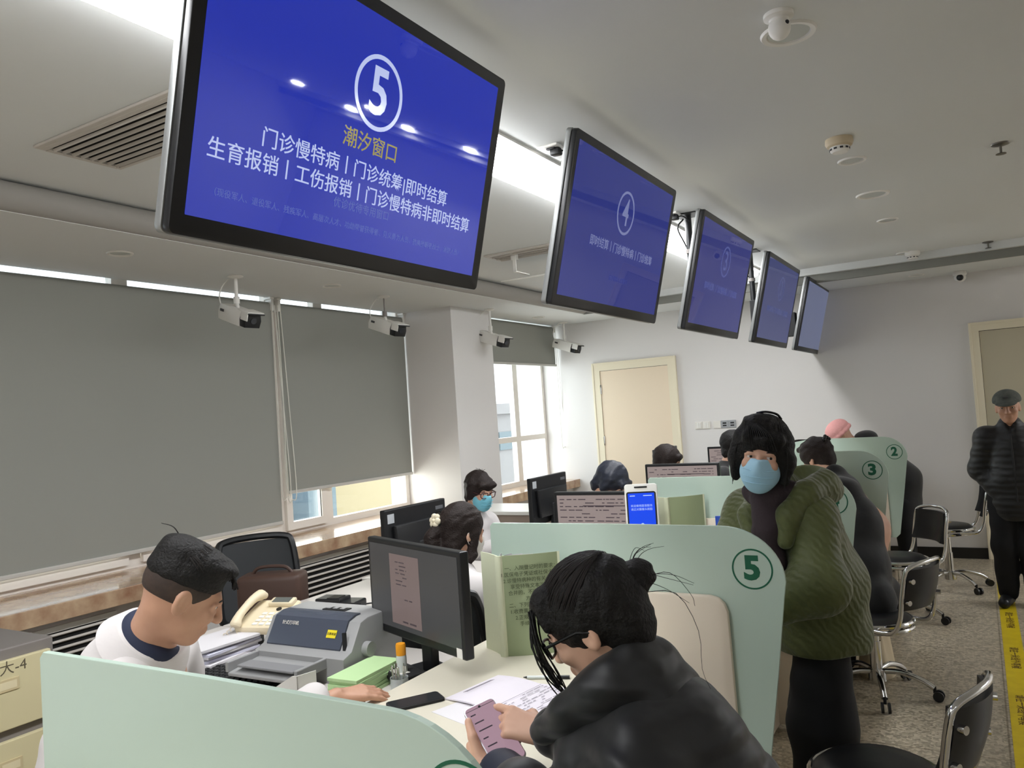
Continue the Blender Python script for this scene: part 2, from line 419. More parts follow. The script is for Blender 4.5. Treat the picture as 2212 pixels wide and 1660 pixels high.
for x, y, z, r, lab in ((-.437, 2.67, ZC, .088, 'unlit round downlight beside the small white sensor'),
                        (-.457, 4.35, ZC, .07, 'unlit round downlight just past the cream smoke detector'),
                        (-.448, 5.2, ZC, .095, 'wide flat ceiling ring between two small downlights'),
                        (-.443, 6.06, ZC, .07, 'unlit round downlight past the wide flat ring'),
                        (-.449, 7.66, ZC, .07, 'unlit round downlight next to the far ceiling step'),
                        (-.40, 8.2, ZL, .07, 'unlit round downlight in the border before the far wall')):
    downlight(x, y, z, r, lab, 'downlights over the aisle')
for y, lab in ((2.68, 'unlit downlight over the big left blind'), (4.35, 'unlit downlight between the two nearest cameras'), (7.54, 'unlit downlight over the far window blind')):
    downlight(-4.03, y, ZL, .07, lab, 'downlights over the windows')
# small white sensor hanging by the nearest downlight
t = thing('ceiling_sensor', 'small white round sensor stuck beside the nearest downlight', 'sensor', (-.437, 2.52, ZC))
MB().lathe([(.045, 0), (.045, -.012), (.03, -.018), (.024, -.03), (1e-5, -.03)]).build('sensor_base', m_white, t)
MB().ell((0, 0, -.045), (.034, .034, .036)).build('sensor_head', m_white, t)
MB().ell((.026, -.018, -.04), .007).build('sensor_eye', m_black, t)
def smoke(x, y, z, lab, mm):
    t = thing('smoke_detector', lab, 'smoke detector', (x, y, z))
    MB().lathe([(.060, 0), (.062, -.02), (.056, -.034), (.044, -.04)]).build('detector_base', mm, t)
    MB().lathe([(.044, -.038), (.042, -.056), (.034, -.064), (1e-5, -.066)]).build('detector_cap', m_white, t)
    s = MB()
    for k in range(10):
        a = k*PI/5; s.box((.0405, -.007, -.054), (.0445, .007, -.046), Matrix.Rotation(a, 4, 'Z'))
    s.build('vent_slots', m_black, t)
smoke(-.462, 3.94, ZC, 'cream smoke detector on the ceiling over the aisle', mat('aged_cream', (206, 190, 160), .5))
smoke(-.39, 7.66, ZC, 'white smoke detector at the far ceiling step', m_white)
def sprinkler(x, y, lab):
    t = thing('sprinkler', lab, 'sprinkler', (x, y, ZC))
    mm = mat('dull_nickel', (120, 116, 108), .35, metal=.8)
    MB().lathe([(.042, 0), (.040, -.006), (.02, -.012), (1e-5, -.012)]).build('escutcheon', mm, t)
    MB().cyl((0, 0, -.01), (0, 0, -.05), .006).lathe([(.022, -.05), (.024, -.053), (1e-5, -.054)]).build('sprinkler_head', mm, t)
sprinkler(.193, 4.6, 'nearer nickel sprinkler head on the right of the ceiling')
sprinkler(.173, 7.72, 'farther sprinkler head in front of the ceiling step')
t = thing('dome_camera', 'white dome camera with dark lens under the far ceiling', 'camera', (-.055, 8.36, ZL))
MB().lathe([(.055, 0), (.057, -.03), (.05, -.04)]).build('camera_base', m_white, t)
MB().ell((0, -.005, -.055), (.05, .05, .045)).build('dome_shell', m_white, t)
MB().ell((0, -.04, -.06), (.03, .02, .03)).build('lens', m_black, t)
# air-conditioning outlets
m_slat = mat('outlet_slat', (196, 190, 182), .5); m_void = mat('recess_shade', (24, 23, 22), .9)  # dark sheets stand in for the shaded depth behind the slats
def outlet(loc, lab, n, L, Wd):
    t = thing('air_outlet', lab, 'air outlet', loc)
    f = MB(); b = .05
    f.box((0, 0, -.012), (L, b, 0), bev=.004); f.box((0, Wd-b*.4, -.012), (L, Wd, 0), bev=.004); f.box((0, b, -.012), (b*.5, Wd-b*.4, 0)); f.box((L-b*.5, b, -.012), (L, Wd-b*.4, 0))
    f.box((.02, b*.45, -.013), (L-.02, b*.55, -.0115))
    f.build('outlet_frame', m_slat, t, smooth=False)
    MB().box((b*.5, b, -.0015), (L-b*.5, Wd-b*.4, -.0005)).build('outlet_recess', m_void, t, smooth=False)
    st = (Wd-1.4*b)/n
    for k in range(n):
        y = b+st*(k+.5)
        MB().box((b*.5, y-st*.10, -.016), (L-b*.5, y+st*.12, -.003), Matrix.Translation((0, y, -.008)) @ Matrix.Rotation(.5, 4, 'X') @ Matrix.Translation((0, -y, .008))).build('slat', m_slat, t, smooth=False)
    return t
outlet((-3.10, 1.715, ZC), 'slatted air outlet in the ceiling left of the big blue screen', 8, 1.12, .37)
t = outlet((-3.03, 4.88, ZC), 'farther ceiling air outlet with a white deflector board hung below it', 3, 1.05, .26)
MB().box((.0, .22, -.145), (1.05, .52, -.137), Matrix.Translation((0, .37, -.14)) @ Matrix.Rotation(.18, 4, 'X') @ Matrix.Translation((0, -.37, .14)), bev=.002).build('deflector_board', m_white, t, smooth=False)
for x in (.2, .52, .9):
    MB().box((x-.012, .06, -.012), (x+.012, .075, -.004)).box((x-.012, .10, -.135), (x+.012, .106, -.0)).box((x-.012, .10, -.138), (x+.012, .30, -.132)).box((x-.03, .104, -.05), (x+.03, .108, -.0)).build('bracket', m_white, t, smooth=False)
# ================================================================ OVERHEAD SCREENS
UPV = Vector((.16, 0, .635)).normalized(); NRM = Vector((0, 1, 0)).cross(UPV)
m_bezel = mat('screen_bezel', (24, 25, 28), .3)
m_side = mat('screen_edge', (150, 152, 152), .35, metal=.6)
m_txt = mat('screen_white', (20, 20, 20), .1, emit=(196, 208, 250), es=.85)
m_txtd = mat('screen_white_dim', (20, 20, 20), .1, emit=(150, 158, 214), es=.55)
m_txtf = mat('screen_white_faint', (20, 20, 20), .1, emit=(96, 106, 178), es=.6)
m_yel = mat('screen_yellow', (20, 20, 20), .1, emit=(176, 164, 84), es=.75)
m_small = mat('screen_small_print', (20, 20, 20), .1, emit=(96, 112, 196), es=.7)
def display(name, c, es):
    return mat(name, (6, 7, 12), .025, spec=.6, emit=c, es=es)
def ring(mb, c, ro, ri, M, h=.001, n=48, asp=1.0):
    vs = []
    for k in range(n):
        a = 2*PI*k/n
        vs.append([mb.bm.verts.new(M @ Vector((c[0]+r*asp*math.cos(a), c[1]+r*math.sin(a), z))) for r, z in ((ro, 0), (ro, h), (ri, h), (ri, 0))])
    for k in range(n):
        A, B = vs[k], vs[(k+1) % n]
        for j in range(4): mb.bm.faces.new((A[j], A[(j+1) % 4], B[(j+1) % 4], B[j]))
    return mb
ORD = {5: 'nearest and largest looking', 4: 'second', 3: 'third', 2: 'fourth', 1: 'farthest'}
POLES = []; POLE = (1.62, 3.24, 4.83, 6.40, 7.70)
def screen(num, y, label, disp, mt, lines):
    M = face_M((-1.295, y, 2.357), (0, 1, 0), UPV)
    t = thing('display_screen', label, 'screen', M.translation, M.to_euler(), 'screens hanging over the counter')
    Wd, H = 1.135, .668
    MB().prism(rrect(Wd, H, .016), .022, Matrix.Translation((0, 0, -.016)), bev=.003).build('bezel', m_bezel, t)
    MB().prism(rrect(Wd+.004, H+.004, .018), .022, Matrix.Translation((0, 0, -.040)), bev=.003).build('back_shell', m_side, t)
    MB().box((-.40, -.25, -.075), (.40, .20, -.04), bev=.01).build('rear_housing', m_black, t)
    MB().prism(rrect(1.062, .590, .002), .0012, Matrix.Translation((-.004, .004, .0056))).build('display', disp, t, smooth=False)
    T = Matrix.Translation((0, 0, .0072))
    if num:
        ring(MB(), (-.008, .115), .094, .083, T, .0006, asp=.98).build('number_ring', mt, t, smooth=False)
        text_mesh('number', str(num), .165, mt, t, T @ Matrix.Translation((-.008, .113, 0)), bold=.003 if num == 5 else .0008, width=.066, extrude=.0004)
    I = M.inverted()
    def W_(mb): return mb
    py = POLE[len(POLES)]; POLES.append(py); B = I @ Matrix.Translation((-1.475, py, ZC))
    MB().box((-.07, -.07, -.008), (.07, .07, 0), B, bev=.003).build('ceiling_plate', m_black, t, smooth=False)
    MB().cyl(B @ Vector((0, 0, 0)), B @ Vector((0, 0, -.46)), .021).build('pole', m_black, t)
    MB().cyl(B @ Vector((0, 0, -.22)), B @ Vector((0, 0, -.245)), .026).build('collar', m_grey, t)
    MB().box((-.02, -.05, -.62), (.075, .05, -.40), B, bev=.004).build('mount_bracket', m_blackm, t, smooth=False)
    MB().tube([B @ p for p in bez([(-.02, -.03, -.03), (-.05, -.06, -.09), (-.03, .03, -.2), (.0, .045, -.35), (.03, .03, -.5)])], .005).build('cable', m_black, t)
    for body, y0, w, h, mm, xc in lines:
        text_mesh('words', body, h, mm, t, T @ Matrix.Translation((xc, y0, 0)), width=w, extrude=.0004, bold=h*.004, split=h*.42)
    return t
D5 = display('screen_blue', (34, 50, 168), .95)
D4 = display('screen_blue_second', (44, 54, 134), .8)  # this and farther screens: grazing glare mixed into the display colour
D3 = display('screen_blue_third', (52, 58, 130), .75)
D2 = display('screen_blue_fourth', (62, 70, 124), .7)
D1 = display('screen_blue_farthest', (92, 100, 130), .8)
screen(5, 1.585, 'nearest hanging screen, showing a circled 5 over lines of white writing', D5, m_txt, [
    ('潮汐窗口', -.020, .205, .052, m_yel, -.012), ('门诊慢特病丨门诊统筹|即时结算', -.090, .70, .047, m_txt, -.012),
    ('生育报销丨工伤报销丨门诊慢特病非即时结算', -.146, .97, .047, m_txt, -.014),
    ('优诊优待专用窗口', -.184, .21, .027, m_small, -.016),
    ('（现役军人、退役军人、残疾军人、高层次人才、功勋荣誉获得者、见义勇为人员、抗美援朝老战士、消防人员）', -.232, .905, .019, m_small, -.018)])
screen(4, 3.24, 'hanging screen showing a circled 4 over one line of writing', D4, m_txtd, [('即时结算丨门诊慢特病丨门诊统筹', -.048, .70, .047, m_txtd, .03), ('优诊优待专用窗口', -.175, .2, .024, mat('screen_ghost', (10, 10, 16), .1, emit=(58, 68, 146), es=.8), .02)])
screen(3, 4.84, 'hanging screen showing a circled 3, third in the row', D3, m_txtf, [('即时结算丨门诊慢特病丨门诊统筹', -.062, .70, .047, m_txtf, 0)])
screen(2, 6.44, 'hanging screen with a faint circled 2, next to last in the row', D2, mat('screen_white_ghost', (20, 20, 20), .1, emit=(88, 98, 156), es=.6), [('即时结算丨门诊慢特病丨门诊统筹', -.064, .74, .047, mat('screen_white_ghost', (0, 0, 0)), 0)])
screen(0, 8.03 - .02, 'washed out greyish hanging screen at the far end of the row', D1, m_txtf, [])
for y, lab in ((3.12, 'white ceiling socket behind the screen showing 4'), (4.72, 'white ceiling socket with black plug before the screen showing 3'), (6.29, 'white ceiling socket with black plug before the screen showing 2')):
    t = thing('ceiling_socket', lab, 'socket', (-1.545, y, ZC), group='sockets by the screen poles')
    MB().box((-.05, -.045, -.012), (.05, .045, 0), bev=.004).build('face_plate', m_white, t, smooth=False)
    MB().box((-.012, -.028, -.02), (.03, .01, -.012), bev=.002).box((0, -.02, -.045), (.045, .02, -.012), bev=.006).tube(bez([(.03, 0, -.03), (.06, .04, -.02), (.085, .09, -.05)]), .004).build('plug', m_black, t)

# ================================================================ BULLET CAMERAS
def bullet(y, x, drop, label, wire, aim):
    t = thing('security_camera', label, 'camera', (x, y, ZL), group='white cameras in a row over the staff')
    MB().lathe([(.05, 0), (.05, -.006), (.03, -.014), (.018, -.018)]).build('ceiling_mount', m_white, t)
    MB().cyl((0, 0, -.012), (0, 0, -drop+.03), .012 if wire != 2 else .006).cyl((0, 0, -drop+.075), (0, 0, -drop+.03), .02).build('drop_arm', m_white if wire != 2 else m_grey, t)
    R = Vector(aim).normalized().to_track_quat('X', 'Z').to_matrix().to_4x4()
    B = Matrix.Translation((0, 0, -drop-.045)) @ R @ Matrix.Scale(1.42, 4)
    body = MB(); body.prism([(-.040, -.036), (.040, -.036), (.046, .0), (.036, .036), (-.036, .036), (-.046, 0)], .19, B @ Matrix(((0, 0, 1, -.10), (1, 0, 0, 0), (0, 1, 0, 0), (0, 0, 0, 1))), bev=.006)
    bo = body.build('camera_body', m_white, t)
    MB().box((.06, -.042, .036), (.155, .042, .042), B, bev=.003).box((.10, -.044, .0), (.155, -.040, .040), B).build('sun_visor', m_white, t)
    MB().box((.118, -.043, .030), (.160, .043, .037), B, bev=.003).build('visor_lip', m_black, t)
    MB().prism([(-.037, -.033), (.037, -.033), (.042, 0), (.034, .033), (-.034, .033), (-.042, 0)], .05, B @ Matrix(((0, 0, 1, .088), (1, 0, 0, 0), (0, 1, 0, 0), (0, 0, 0, 1))), bev=.004).build('front_housing', m_black, t)
    MB().cyl(B @ Vector((.135, 0, 0)), B @ Vector((.142, 0, 0)), .02).build('lens', mat('camera_lens', (60, 62, 66), .1), t)
    MB().box((-.075, -.0472, .004), (-.045, -.0452, .016), B).build('badge', mat('badge_grey', (70, 70, 70), .5), t)
    MB().cyl((0, 0, -drop+.04), B @ Vector((0, 0, .03)), .012).build('swivel', m_white, t)
    if wire:
        MB().tube(bez([(-.035, -.01, -.004), (-.10, -.02, -.05), (-.13, -.03, -.12), (-.11, -.02, -drop-.02)]), .004).build('cable', m_white, t)
AIM = (.93, -.16, -.33)
bullet(3.59, -4.17, .215, 'white camera over the wide left blind, nearest of the row', 1, AIM)
bullet(5.05, -4.12, .20, 'white camera on a thin arm where the second blind meets the pier', 2, AIM)
bullet(6.52, -4.02, .24, 'white camera hanging in front of the pier', 1, AIM)
bullet(8.26, -4.09, .23, 'white camera in the far corner beside the short blind', 1, AIM)

# ================================================================ ROLLER BLINDS
m_fab = mat('blind_fabric', (150, 151, 144), .85, bump=(400, .05))
m_bar = mat('blind_bar', (196, 194, 188), .5)
def blind(x, y0, y1, z0, z1, label, chain_y, chain_z):
    t = thing('roller_blind', label, 'blind', (x, y0, z1), group='grey roller blinds')
    L = y1-y0
    MB().cyl((-.012, .01, 0), (-.012, L-.01, 0), .026, n=24).build('roller', m_fab, t)
    def f(u, v):
        z = -v*(z1-z0)
        return Vector((.0145+.002*math.sin(u*23)*v+.003*math.sin(u*5+1)*v, u*L, z))
    MB().grid(f, 40, 24, .0015).build('fabric', m_fab, t)
    MB().box((.006, 0, -(z1-z0)-.026), (.026, L, -(z1-z0)), bev=.005).build('bottom_bar', m_bar, t, smooth=False)
    for yy in (-.004, L+.004):
        MB().box((-.05, yy-.012, -.045), (.03, yy+.012, .045), bev=.006).box((-.05, yy-.02, .045), (.03, yy+.02, ZL-z1), bev=.004).build('bracket', m_white, t, smooth=False)
    b = MB(); yb = chain_y-y0; zc = -(z1-chain_z)
    b.tube(bez([(.03, yb-.012, -.0), (.035, yb-.012, zc*.5), (.035, yb-.016, zc+.06), (.035, yb+.03, zc), (.035, yb+.075, zc+.08), (.035, yb+.045, zc*.5), (.03, yb+.012, 0)], 40), .0035, n=6)
    b.build('pull_chain', mat('chain_white', (226, 224, 214), .4), t)
    return t
blind(-4.68, .3, 4.345, .93, 2.60, 'wide grey roller blind pulled down over the left window', 4.352, 1.10)
blind(-4.68, 4.425, 5.985, 1.15, 2.60, 'grey roller blind stopping above the sill beside the pier', 4.41, 1.08)
blind(-4.35, 6.72, 8.47, 2.195, 2.625, 'short grey roller blind over the far corner window', 8.47, 1.20)

# ================================================================ COUNTER
m_ledge = mat('cream_worktop', (222, 216, 198), .22, coat=.2)
m_desk = mat('desk_laminate', (206, 200, 194), .4)
m_side2 = mat('cream_side_panel', (226, 213, 194), .35)
def mint():
    m = mat('mint_frosted_glass', (190, 209, 196), .16, spec=.55, coat=.15)
    return m
m_mint = mint()
m_edge = mat('glass_edge', (206, 226, 214), .15)
m_num = mat('green_number', (16, 96, 68), .5)
PAN = [.84, 2.44, 4.04, 5.64, 7.24]
wt = MB().box((-1.60, .40, .785), (-.89, YF-.01, .815), bev=.004).build('worktop', m_ledge, smooth=False)
tag(wt, 'long cream customer worktop running under all the glass partitions', 'worktop')
fp = MB().box((-.98, .40, .02), (-.96, YF-.01, .783)).build('front_panel', m_side2, smooth=False)
tag(fp, 'cream front panel closing the counter under the customer worktop', 'counter panel')
def panel(y, num, label):
    t = thing('glass_partition', label, 'partition', (0, y, 0), group='mint glass partitions on the counter')
    # outline in X,Z: rounded upper aisle corner, aisle edge leaning inwards to the bottom
    zt, zb, xl = 1.235, .40, -1.56
    def xr(z): return -.533-(1.08-z)*.150 if z < 1.08 else -.533
    pts = [(xl, zb), (xr(zb)-.03, zb), (xr(zb), zb+.03), (xr(.8), .8), (xr(1.02), 1.02)]
    cx, cz, r = -.533-.185, 1.235-.165, .185
    for k in range(0, 13):
        a = math.radians(90*k/12); pts.append((cx+.185*math.cos(a), cz+.165*math.sin(a)))
    pts += [(-1.1, zt+.002), (xl+.012, zt), (xl, zt-.012)]
    M = Matrix(((1, 0, 0, 0), (0, 0, 1, -.006), (0, 1, 0, 0), (0, 0, 0, 1)))
    MB().prism(pts, .012, M, bev=.0012).build('glass_panel', m_mint, t, smooth=False)
    cx, cz = (-.602, 1.125) if num == 6 else (-.628, 1.106)
    mr = MB(); T = face_M((0, -.0062, 0), (1, 0, 0), (0, 0, 1)); ring(mr, (cx, cz), .0615, .0565, T, .0008); mr.build('number_ring', m_num, t, smooth=False)
    text_mesh('number', str(num), .098, m_num, t, T @ Matrix.Translation((cx-.001, cz, 0)), bold=.0042, width=.049, extrude=.0006)
    # cream half-height side panel below, on the near face of the glass
    q = [(-1.52, .02), (-.745, .02), (-.70, .5), (-.707, .975), (-.716, 1.002), (-.735, 1.018), (-.76, 1.024), (-1.49, 1.024), (-1.52, 1.0)]
    MB().prism(q, .022, M @ Matrix.Translation((0, 0, -.024)), bev=.006).build('side_panel', m_side2, t)
    for x in (-1.40, -.95):
        MB().box((x-.02, -.034, .815), (x+.02, -.029, .87), bev=.002) .box((x-.02, .006, .815), (x+.02, .02, .87), bev=.002).build('clamp', m_chrome, t)
    return t
panel(PAN[0], 6, 'nearest mint glass partition, its number mostly below the picture')
panel(PAN[1], 5, 'mint glass partition with a green circled 5')
panel(PAN[2], 4, 'mint glass partition half hidden behind the green coat, part of a ring showing')
panel(PAN[3], 3, 'mint glass partition with a green circled 3')
panel(PAN[4], 2, 'farthest mint glass partition, with a green circled 2')
def staff_desk(y0, y1, x0, label):
    t = thing('staff_desk', label, 'desk', (-1.615, y0, 0), group='staff desks behind the counter')
    MB().box((x0+1.615, 0, .725), (-.0, y1-y0, .75), bev=.004).build('desk_top', m_desk, t, smooth=False)
    MB().box((x0+1.635, .02, 0), (x0+1.66, y1-y0-.02, .725)).build('end_panel', m_desk, t, smooth=False)
    MB().box((-.04, .02, 0), (-.02, y1-y0-.02, .725)).build('end_panel', m_desk, t, smooth=False)
    MB().box((x0+1.66, (y1-y0)*.5-.01, .2), (-.04, (y1-y0)*.5+.01, .725)).build('modesty_panel', m_desk, t, smooth=False)
staff_desk(1.80, 2.44, -3.05, 'staff desk carrying the beige telephone and the printer')
staff_desk(3.45, 4.05, -3.10, 'staff desk behind the second partition with two monitors')
staff_desk(4.90, 5.45, -3.0, 'staff desk behind the third partition')
staff_desk(6.80, 7.6, -2.9, 'staff desk nearest the far wall')
# ================================================================ WALL FITTINGS
m_plate = mat('plate_white', (226, 222, 214), .35); m_plated = mat('plate_grey', (160, 162, 164), .35)
for i, (x, mm, lab) in enumerate(((-2.655, m_plate, 'white light switch nearest the cream door'), (-2.572, m_plate, 'white light switch second from the cream door'),
        (-2.455, m_plate, 'white blank plate third from the cream door'), (-2.372, m_plated, 'grey data socket plate fourth from the cream door'),
        (-2.289, m_plated, 'grey data socket plate fifth from the cream door'), (-2.01, m_plated, 'grey socket plate by the hair of the woman in the olive coat'))):
    t = thing('wall_plate', lab, 'wall plate', (x, YF, 1.37), group='plates in a row on the far wall')
    MB().box((-.041, -.012, -.041), (.041, 0, .041), bev=.004).build('face_plate', mm, t, smooth=False)
    if i < 2: MB().box((-.024, -.016, -.030), (-.002, -.012, .030), bev=.002).box((.002, -.016, -.030), (.024, -.012, .030), bev=.002).build('rocker', m_white, t, smooth=False)
    elif i > 2: MB().box((-.02, -.0125, .004), (.02, -.0118, .02)).box((-.02, -.0125, -.022), (.02, -.0118, -.008)).build('port', m_black, t, smooth=False)

def wall_grille(y0, y1, z0, z1, lab, n):
    t = thing('wall_grille', lab, 'grille', (-4.25, y0, z0), group='radiator grilles under the sill')
    L, H = y1-y0, z1-z0
    f = MB(); b = .03
    for a, c in (((b, 0), (L-b, b)), ((b, H-b), (L-b, H)), ((0, 0), (b, H)), ((L-b, 0), (L, H))): f.box((0, a[0], a[1]), (.018, c[0], c[1]))
    f.build('grille_frame', m_white, t, smooth=False)
    MB().box((.0, b, b), (.002, L-b, H-b)).build('grille_recess', m_void, t, smooth=False)
    st = (H-2*b)/n
    for k in range(n):
        z = b+st*(k+.5)
        MB().box((.002, b, z-st*.12), (.02, L-b, z+st*.2), Matrix.Translation((.01, 0, z)) @ Matrix.Rotation(-.5, 4, 'Y') @ Matrix.Translation((-.01, 0, -z))).build('slat', m_slat, t, smooth=False)
wall_grille(2.0, 2.69, .36, .68, 'louvred grille under the sill left of the bowed man', 7)
wall_grille(3.9, 5.15, .30, .68, 'long louvred grille under the sill behind the black chair', 8)

# grey filing cabinet with cream drawers, bottom left
t = thing('filing_cabinet', 'grey steel cabinet with cream drawer fronts at the bottom left corner', 'cabinet', (-4.10, .98, 0))
MB().box((0, 0, 0), (.565, .97, .80), bev=.006).build('carcass', m_grey, t, smooth=False)
m_drw = mat('cream_drawer', (214, 204, 164), .4)
for k, (z0, z1) in enumerate(((.475, .755), (.20, .43), (.02, .17))):
    d = MB().box((.565, .03, z0), (.590, .945, z1), bev=.004).build('drawer', m_drw, t, smooth=False)
    MB().box((.590, .72, z1-.125), (.594, .81, z1-.075), bev=.001).build('label_holder', mat('drawer_label', (206, 190, 150), .5), d, smooth=False)
    MB().box((.5942, .73, z1-.115), (.5948, .80, z1-.085)).build('label_card', mat('paper_tan', (226, 214, 178), .7), d, smooth=False)
    if k == 0:
        text_mesh('handwriting', '大-4', .06, mat('pencil', (96, 88, 70), .7), d, face_M((.5903, .79, z1-.035), (0, 1, 0), (0, 0, 1)), extrude=.0002)
    else:
        MB().box((.590, .70, z1-.19), (.596, .80, z1-.135), bev=.002).build('drawer_handle', mat('drawer_label', (0, 0, 0)), d, smooth=False)
t = thing('storage_cabinet', 'low brownish cabinet with a white top near the far window', 'cabinet', (-3.95, 5.47, 0))
MB().box((0, 0, 0), (.9, .5, .82)).build('carcass', mat('taupe', (150, 134, 122), .5), t, smooth=False)
MB().box((-.01, -.01, .82), (.91, .51, .85), bev=.004).build('cabinet_top', m_white, t, smooth=False)

# ================================================================ CHAIRS
m_vinyl = mat('black_vinyl', (24, 24, 26), .38)
def stool(x, y, rz, label, seat_z=.44):
    t = thing('swivel_chair', label, 'chair', (x, y, 0), rz, 'black chairs with chrome frames')
    MB().lathe([(1e-5, seat_z+.018), (.10, seat_z+.016), (.165, seat_z+.008), (.19, seat_z-.012), (.19, seat_z-.03), (1e-5, seat_z-.03)], 40).build('seat', m_vinyl, t)
    r = MB()
    for zz in (seat_z-.02, seat_z-.05):
        r.tube([(.195*math.cos(a*PI/20), .195*math.sin(a*PI/20), zz) for a in range(40)], .012, n=8, closed=True)
    r.build('seat_ring', m_chrome, t)
    MB().cyl((0, 0, .10), (0, 0, seat_z-.03), .024).cyl((0, 0, .10), (0, 0, .28), .03).build('post', m_chrome, t)
    MB().cyl((0, 0, .07), (0, 0, .13), .045).build('hub', m_chrome, t)
    for k in range(5):
        a = 2*PI*k/5+.3; c, s = math.cos(a), math.sin(a)
        lg = MB().tube(bez([(.03*c, .03*s, .12), (.12*c, .12*s, .125), (.22*c, .22*s, .095), (.27*c, .27*s, .065)], 12), .015, n=10).build('base_leg', m_chrome, t)
        cs = MB(); cs.cyl((.272*c, .272*s, .075), (.272*c, .272*s, .04), .008)
        for o in (-.016, .016): cs.cyl((.29*c-o*s-.006*s*(1 if o > 0 else -1), .29*s+o*c+.006*c*(1 if o > 0 else -1), .027), (.29*c-o*s+.006*s*(1 if o > 0 else -1), .29*s+o*c-.006*c*(1 if o > 0 else -1), .027), .026, n=16)
        cs.build('caster', m_black, lg)
    # back: chrome tube up both sides, curved pad
    pts = []
    for sgn in (1, -1):
        side = [(.08, .185*sgn, seat_z-.035), (.20, .182*sgn, seat_z-.03), (.245, .178*sgn, seat_z+.04), (.262, .175*sgn, seat_z+.15), (.285, .172*sgn, seat_z+.27), (.30, .15*sgn, seat_z+.305)]
        pts.append(side)
    loop = pts[0]+[(.325, .08, seat_z+.322), (.335, 0, seat_z+.325), (.325, -.08, seat_z+.322)]+pts[1][::-1]
    MB().tube(bez(loop, 70), .012, n=10).build('back_frame', m_chrome, t)
    def f(u, v):
        yy = -.168+.336*u; bow = .045*(1-(2*u-1)**2)
        return Vector((.248+.05*v+bow+.01*math.sin(v*PI), yy, seat_z+.085+.21*v))
    MB().grid(f, 20, 12, .03).build('backrest', m_vinyl, t)
    for sgn in (1, -1):
        for zz in (.13, .24): MB().cyl((.262+.05*(zz-.085)/.21, .150*sgn, seat_z+zz), (.284+.05*(zz-.085)/.21, .158*sgn, seat_z+zz), .013, n=14).build('frame_bolt', m_chrome, t)
    return t
stool(-.37, 2.74, -.25, 'black swivel chair in the bottom right corner, nearest chair', .43)
stool(-.58, 4.66, -.40, 'black swivel chair the leaning woman in the long coat sits on', .42)
stool(-.58, 6.22, .65, 'empty black swivel chair by the partition marked 2, seat and backrest in full view', .44)
stool(-.30, 7.28, .10, 'farthest black swivel chair, by the skirting of the far wall', .50)
t = thing('tote_bag', 'pale beige cloth bag resting on the floor under a swivel chair', 'bag', (-.62, 5.0, 0))
def f(u, v):
    a = 2*PI*u; r = 1-.25*v**2
    return Vector((.10*r*math.cos(a)*(1-.4*v)+.02*math.sin(5*a)*v, .15*r*math.sin(a), .30*v+.012*math.sin(3*a)))
MB().grid(f, 32, 10, .004).build('bag_body', mat('beige_canvas', (206, 190, 160), .9), t)
MB().tube(bez([(0, -.07, .28), (0, -.06, .40), (0, .06, .40), (0, .07, .28)], 20), .008).build('bag_handle', mat('tan_strap', (150, 116, 80), .7), t)

def office_chair(x, y, rz, label, mesh=True, zb=.55, zt=1.0):
    t = thing('office_chair', label, 'chair', (x, y, 0), rz, 'staff chairs')
    MB().box((-.24, -.24, .43), (.24, .24, .50), bev=.03, seg=3).build('seat', m_blackm, t)
    MB().cyl((0, 0, .08), (0, 0, .43), .03).build('post', m_black, t)
    for k in range(5):
        a = 2*PI*k/5; MB().tube([(0, 0, .1), (.28*math.cos(a), .28*math.sin(a), .06)], .02).ell((.29*math.cos(a), .29*math.sin(a), .03), .03).build('base_leg', m_black, t)
    def P(u, v): return Vector((-.25-.10*v+.05*(2*u-1)**2, -.22+.44*u, zb+(zt-zb)*v))
    fr = MB()
    loop = [P(.06, 0), P(0, .12), P(0, .5), P(.03, .9), P(.12, 1), P(.5, 1.02), P(.88, 1), P(.97, .9), P(1, .5), P(1, .12), P(.94, 0), P(.5, -.02)]
    fr.tube(bez(loop+[loop[0]], 60), .02, n=8); fr.tube([(-.2, 0, .46), (-.27, 0, .52), P(.5, .05)], .025)
    fr.build('back_frame', m_black, t)
    MB().grid(lambda u, v: P(.04+.92*u, .03+.94*v), 12, 10, .006).build('back_mesh', mat('chair_mesh', (52, 54, 56), .8) if mesh else m_vinyl, t)
    return t
office_chair(-3.42, 3.05, -.55, 'black mesh back staff chair standing empty under the window sill', True, .55, 1.0)
t = thing('leather_bag', 'dark brown leather bag against the empty staff chair', 'bag', (-3.30, 2.98, .50))
MB().box((-.17, -.09, 0), (.17, .09, .37), Matrix.Rotation(.5, 4, 'Z'), bev=.03, seg=3).build('bag_body', mat('brown_leather', (74, 54, 46), .5, bump=(20, .15)), t)
MB().tube(bez([(-.1, -.05, .36), (-.06, -.03, .40), (.06, .03, .40), (.1, .05, .36)], 16), .009).build('bag_handle', mat('brown_leather', (0, 0, 0)), t)

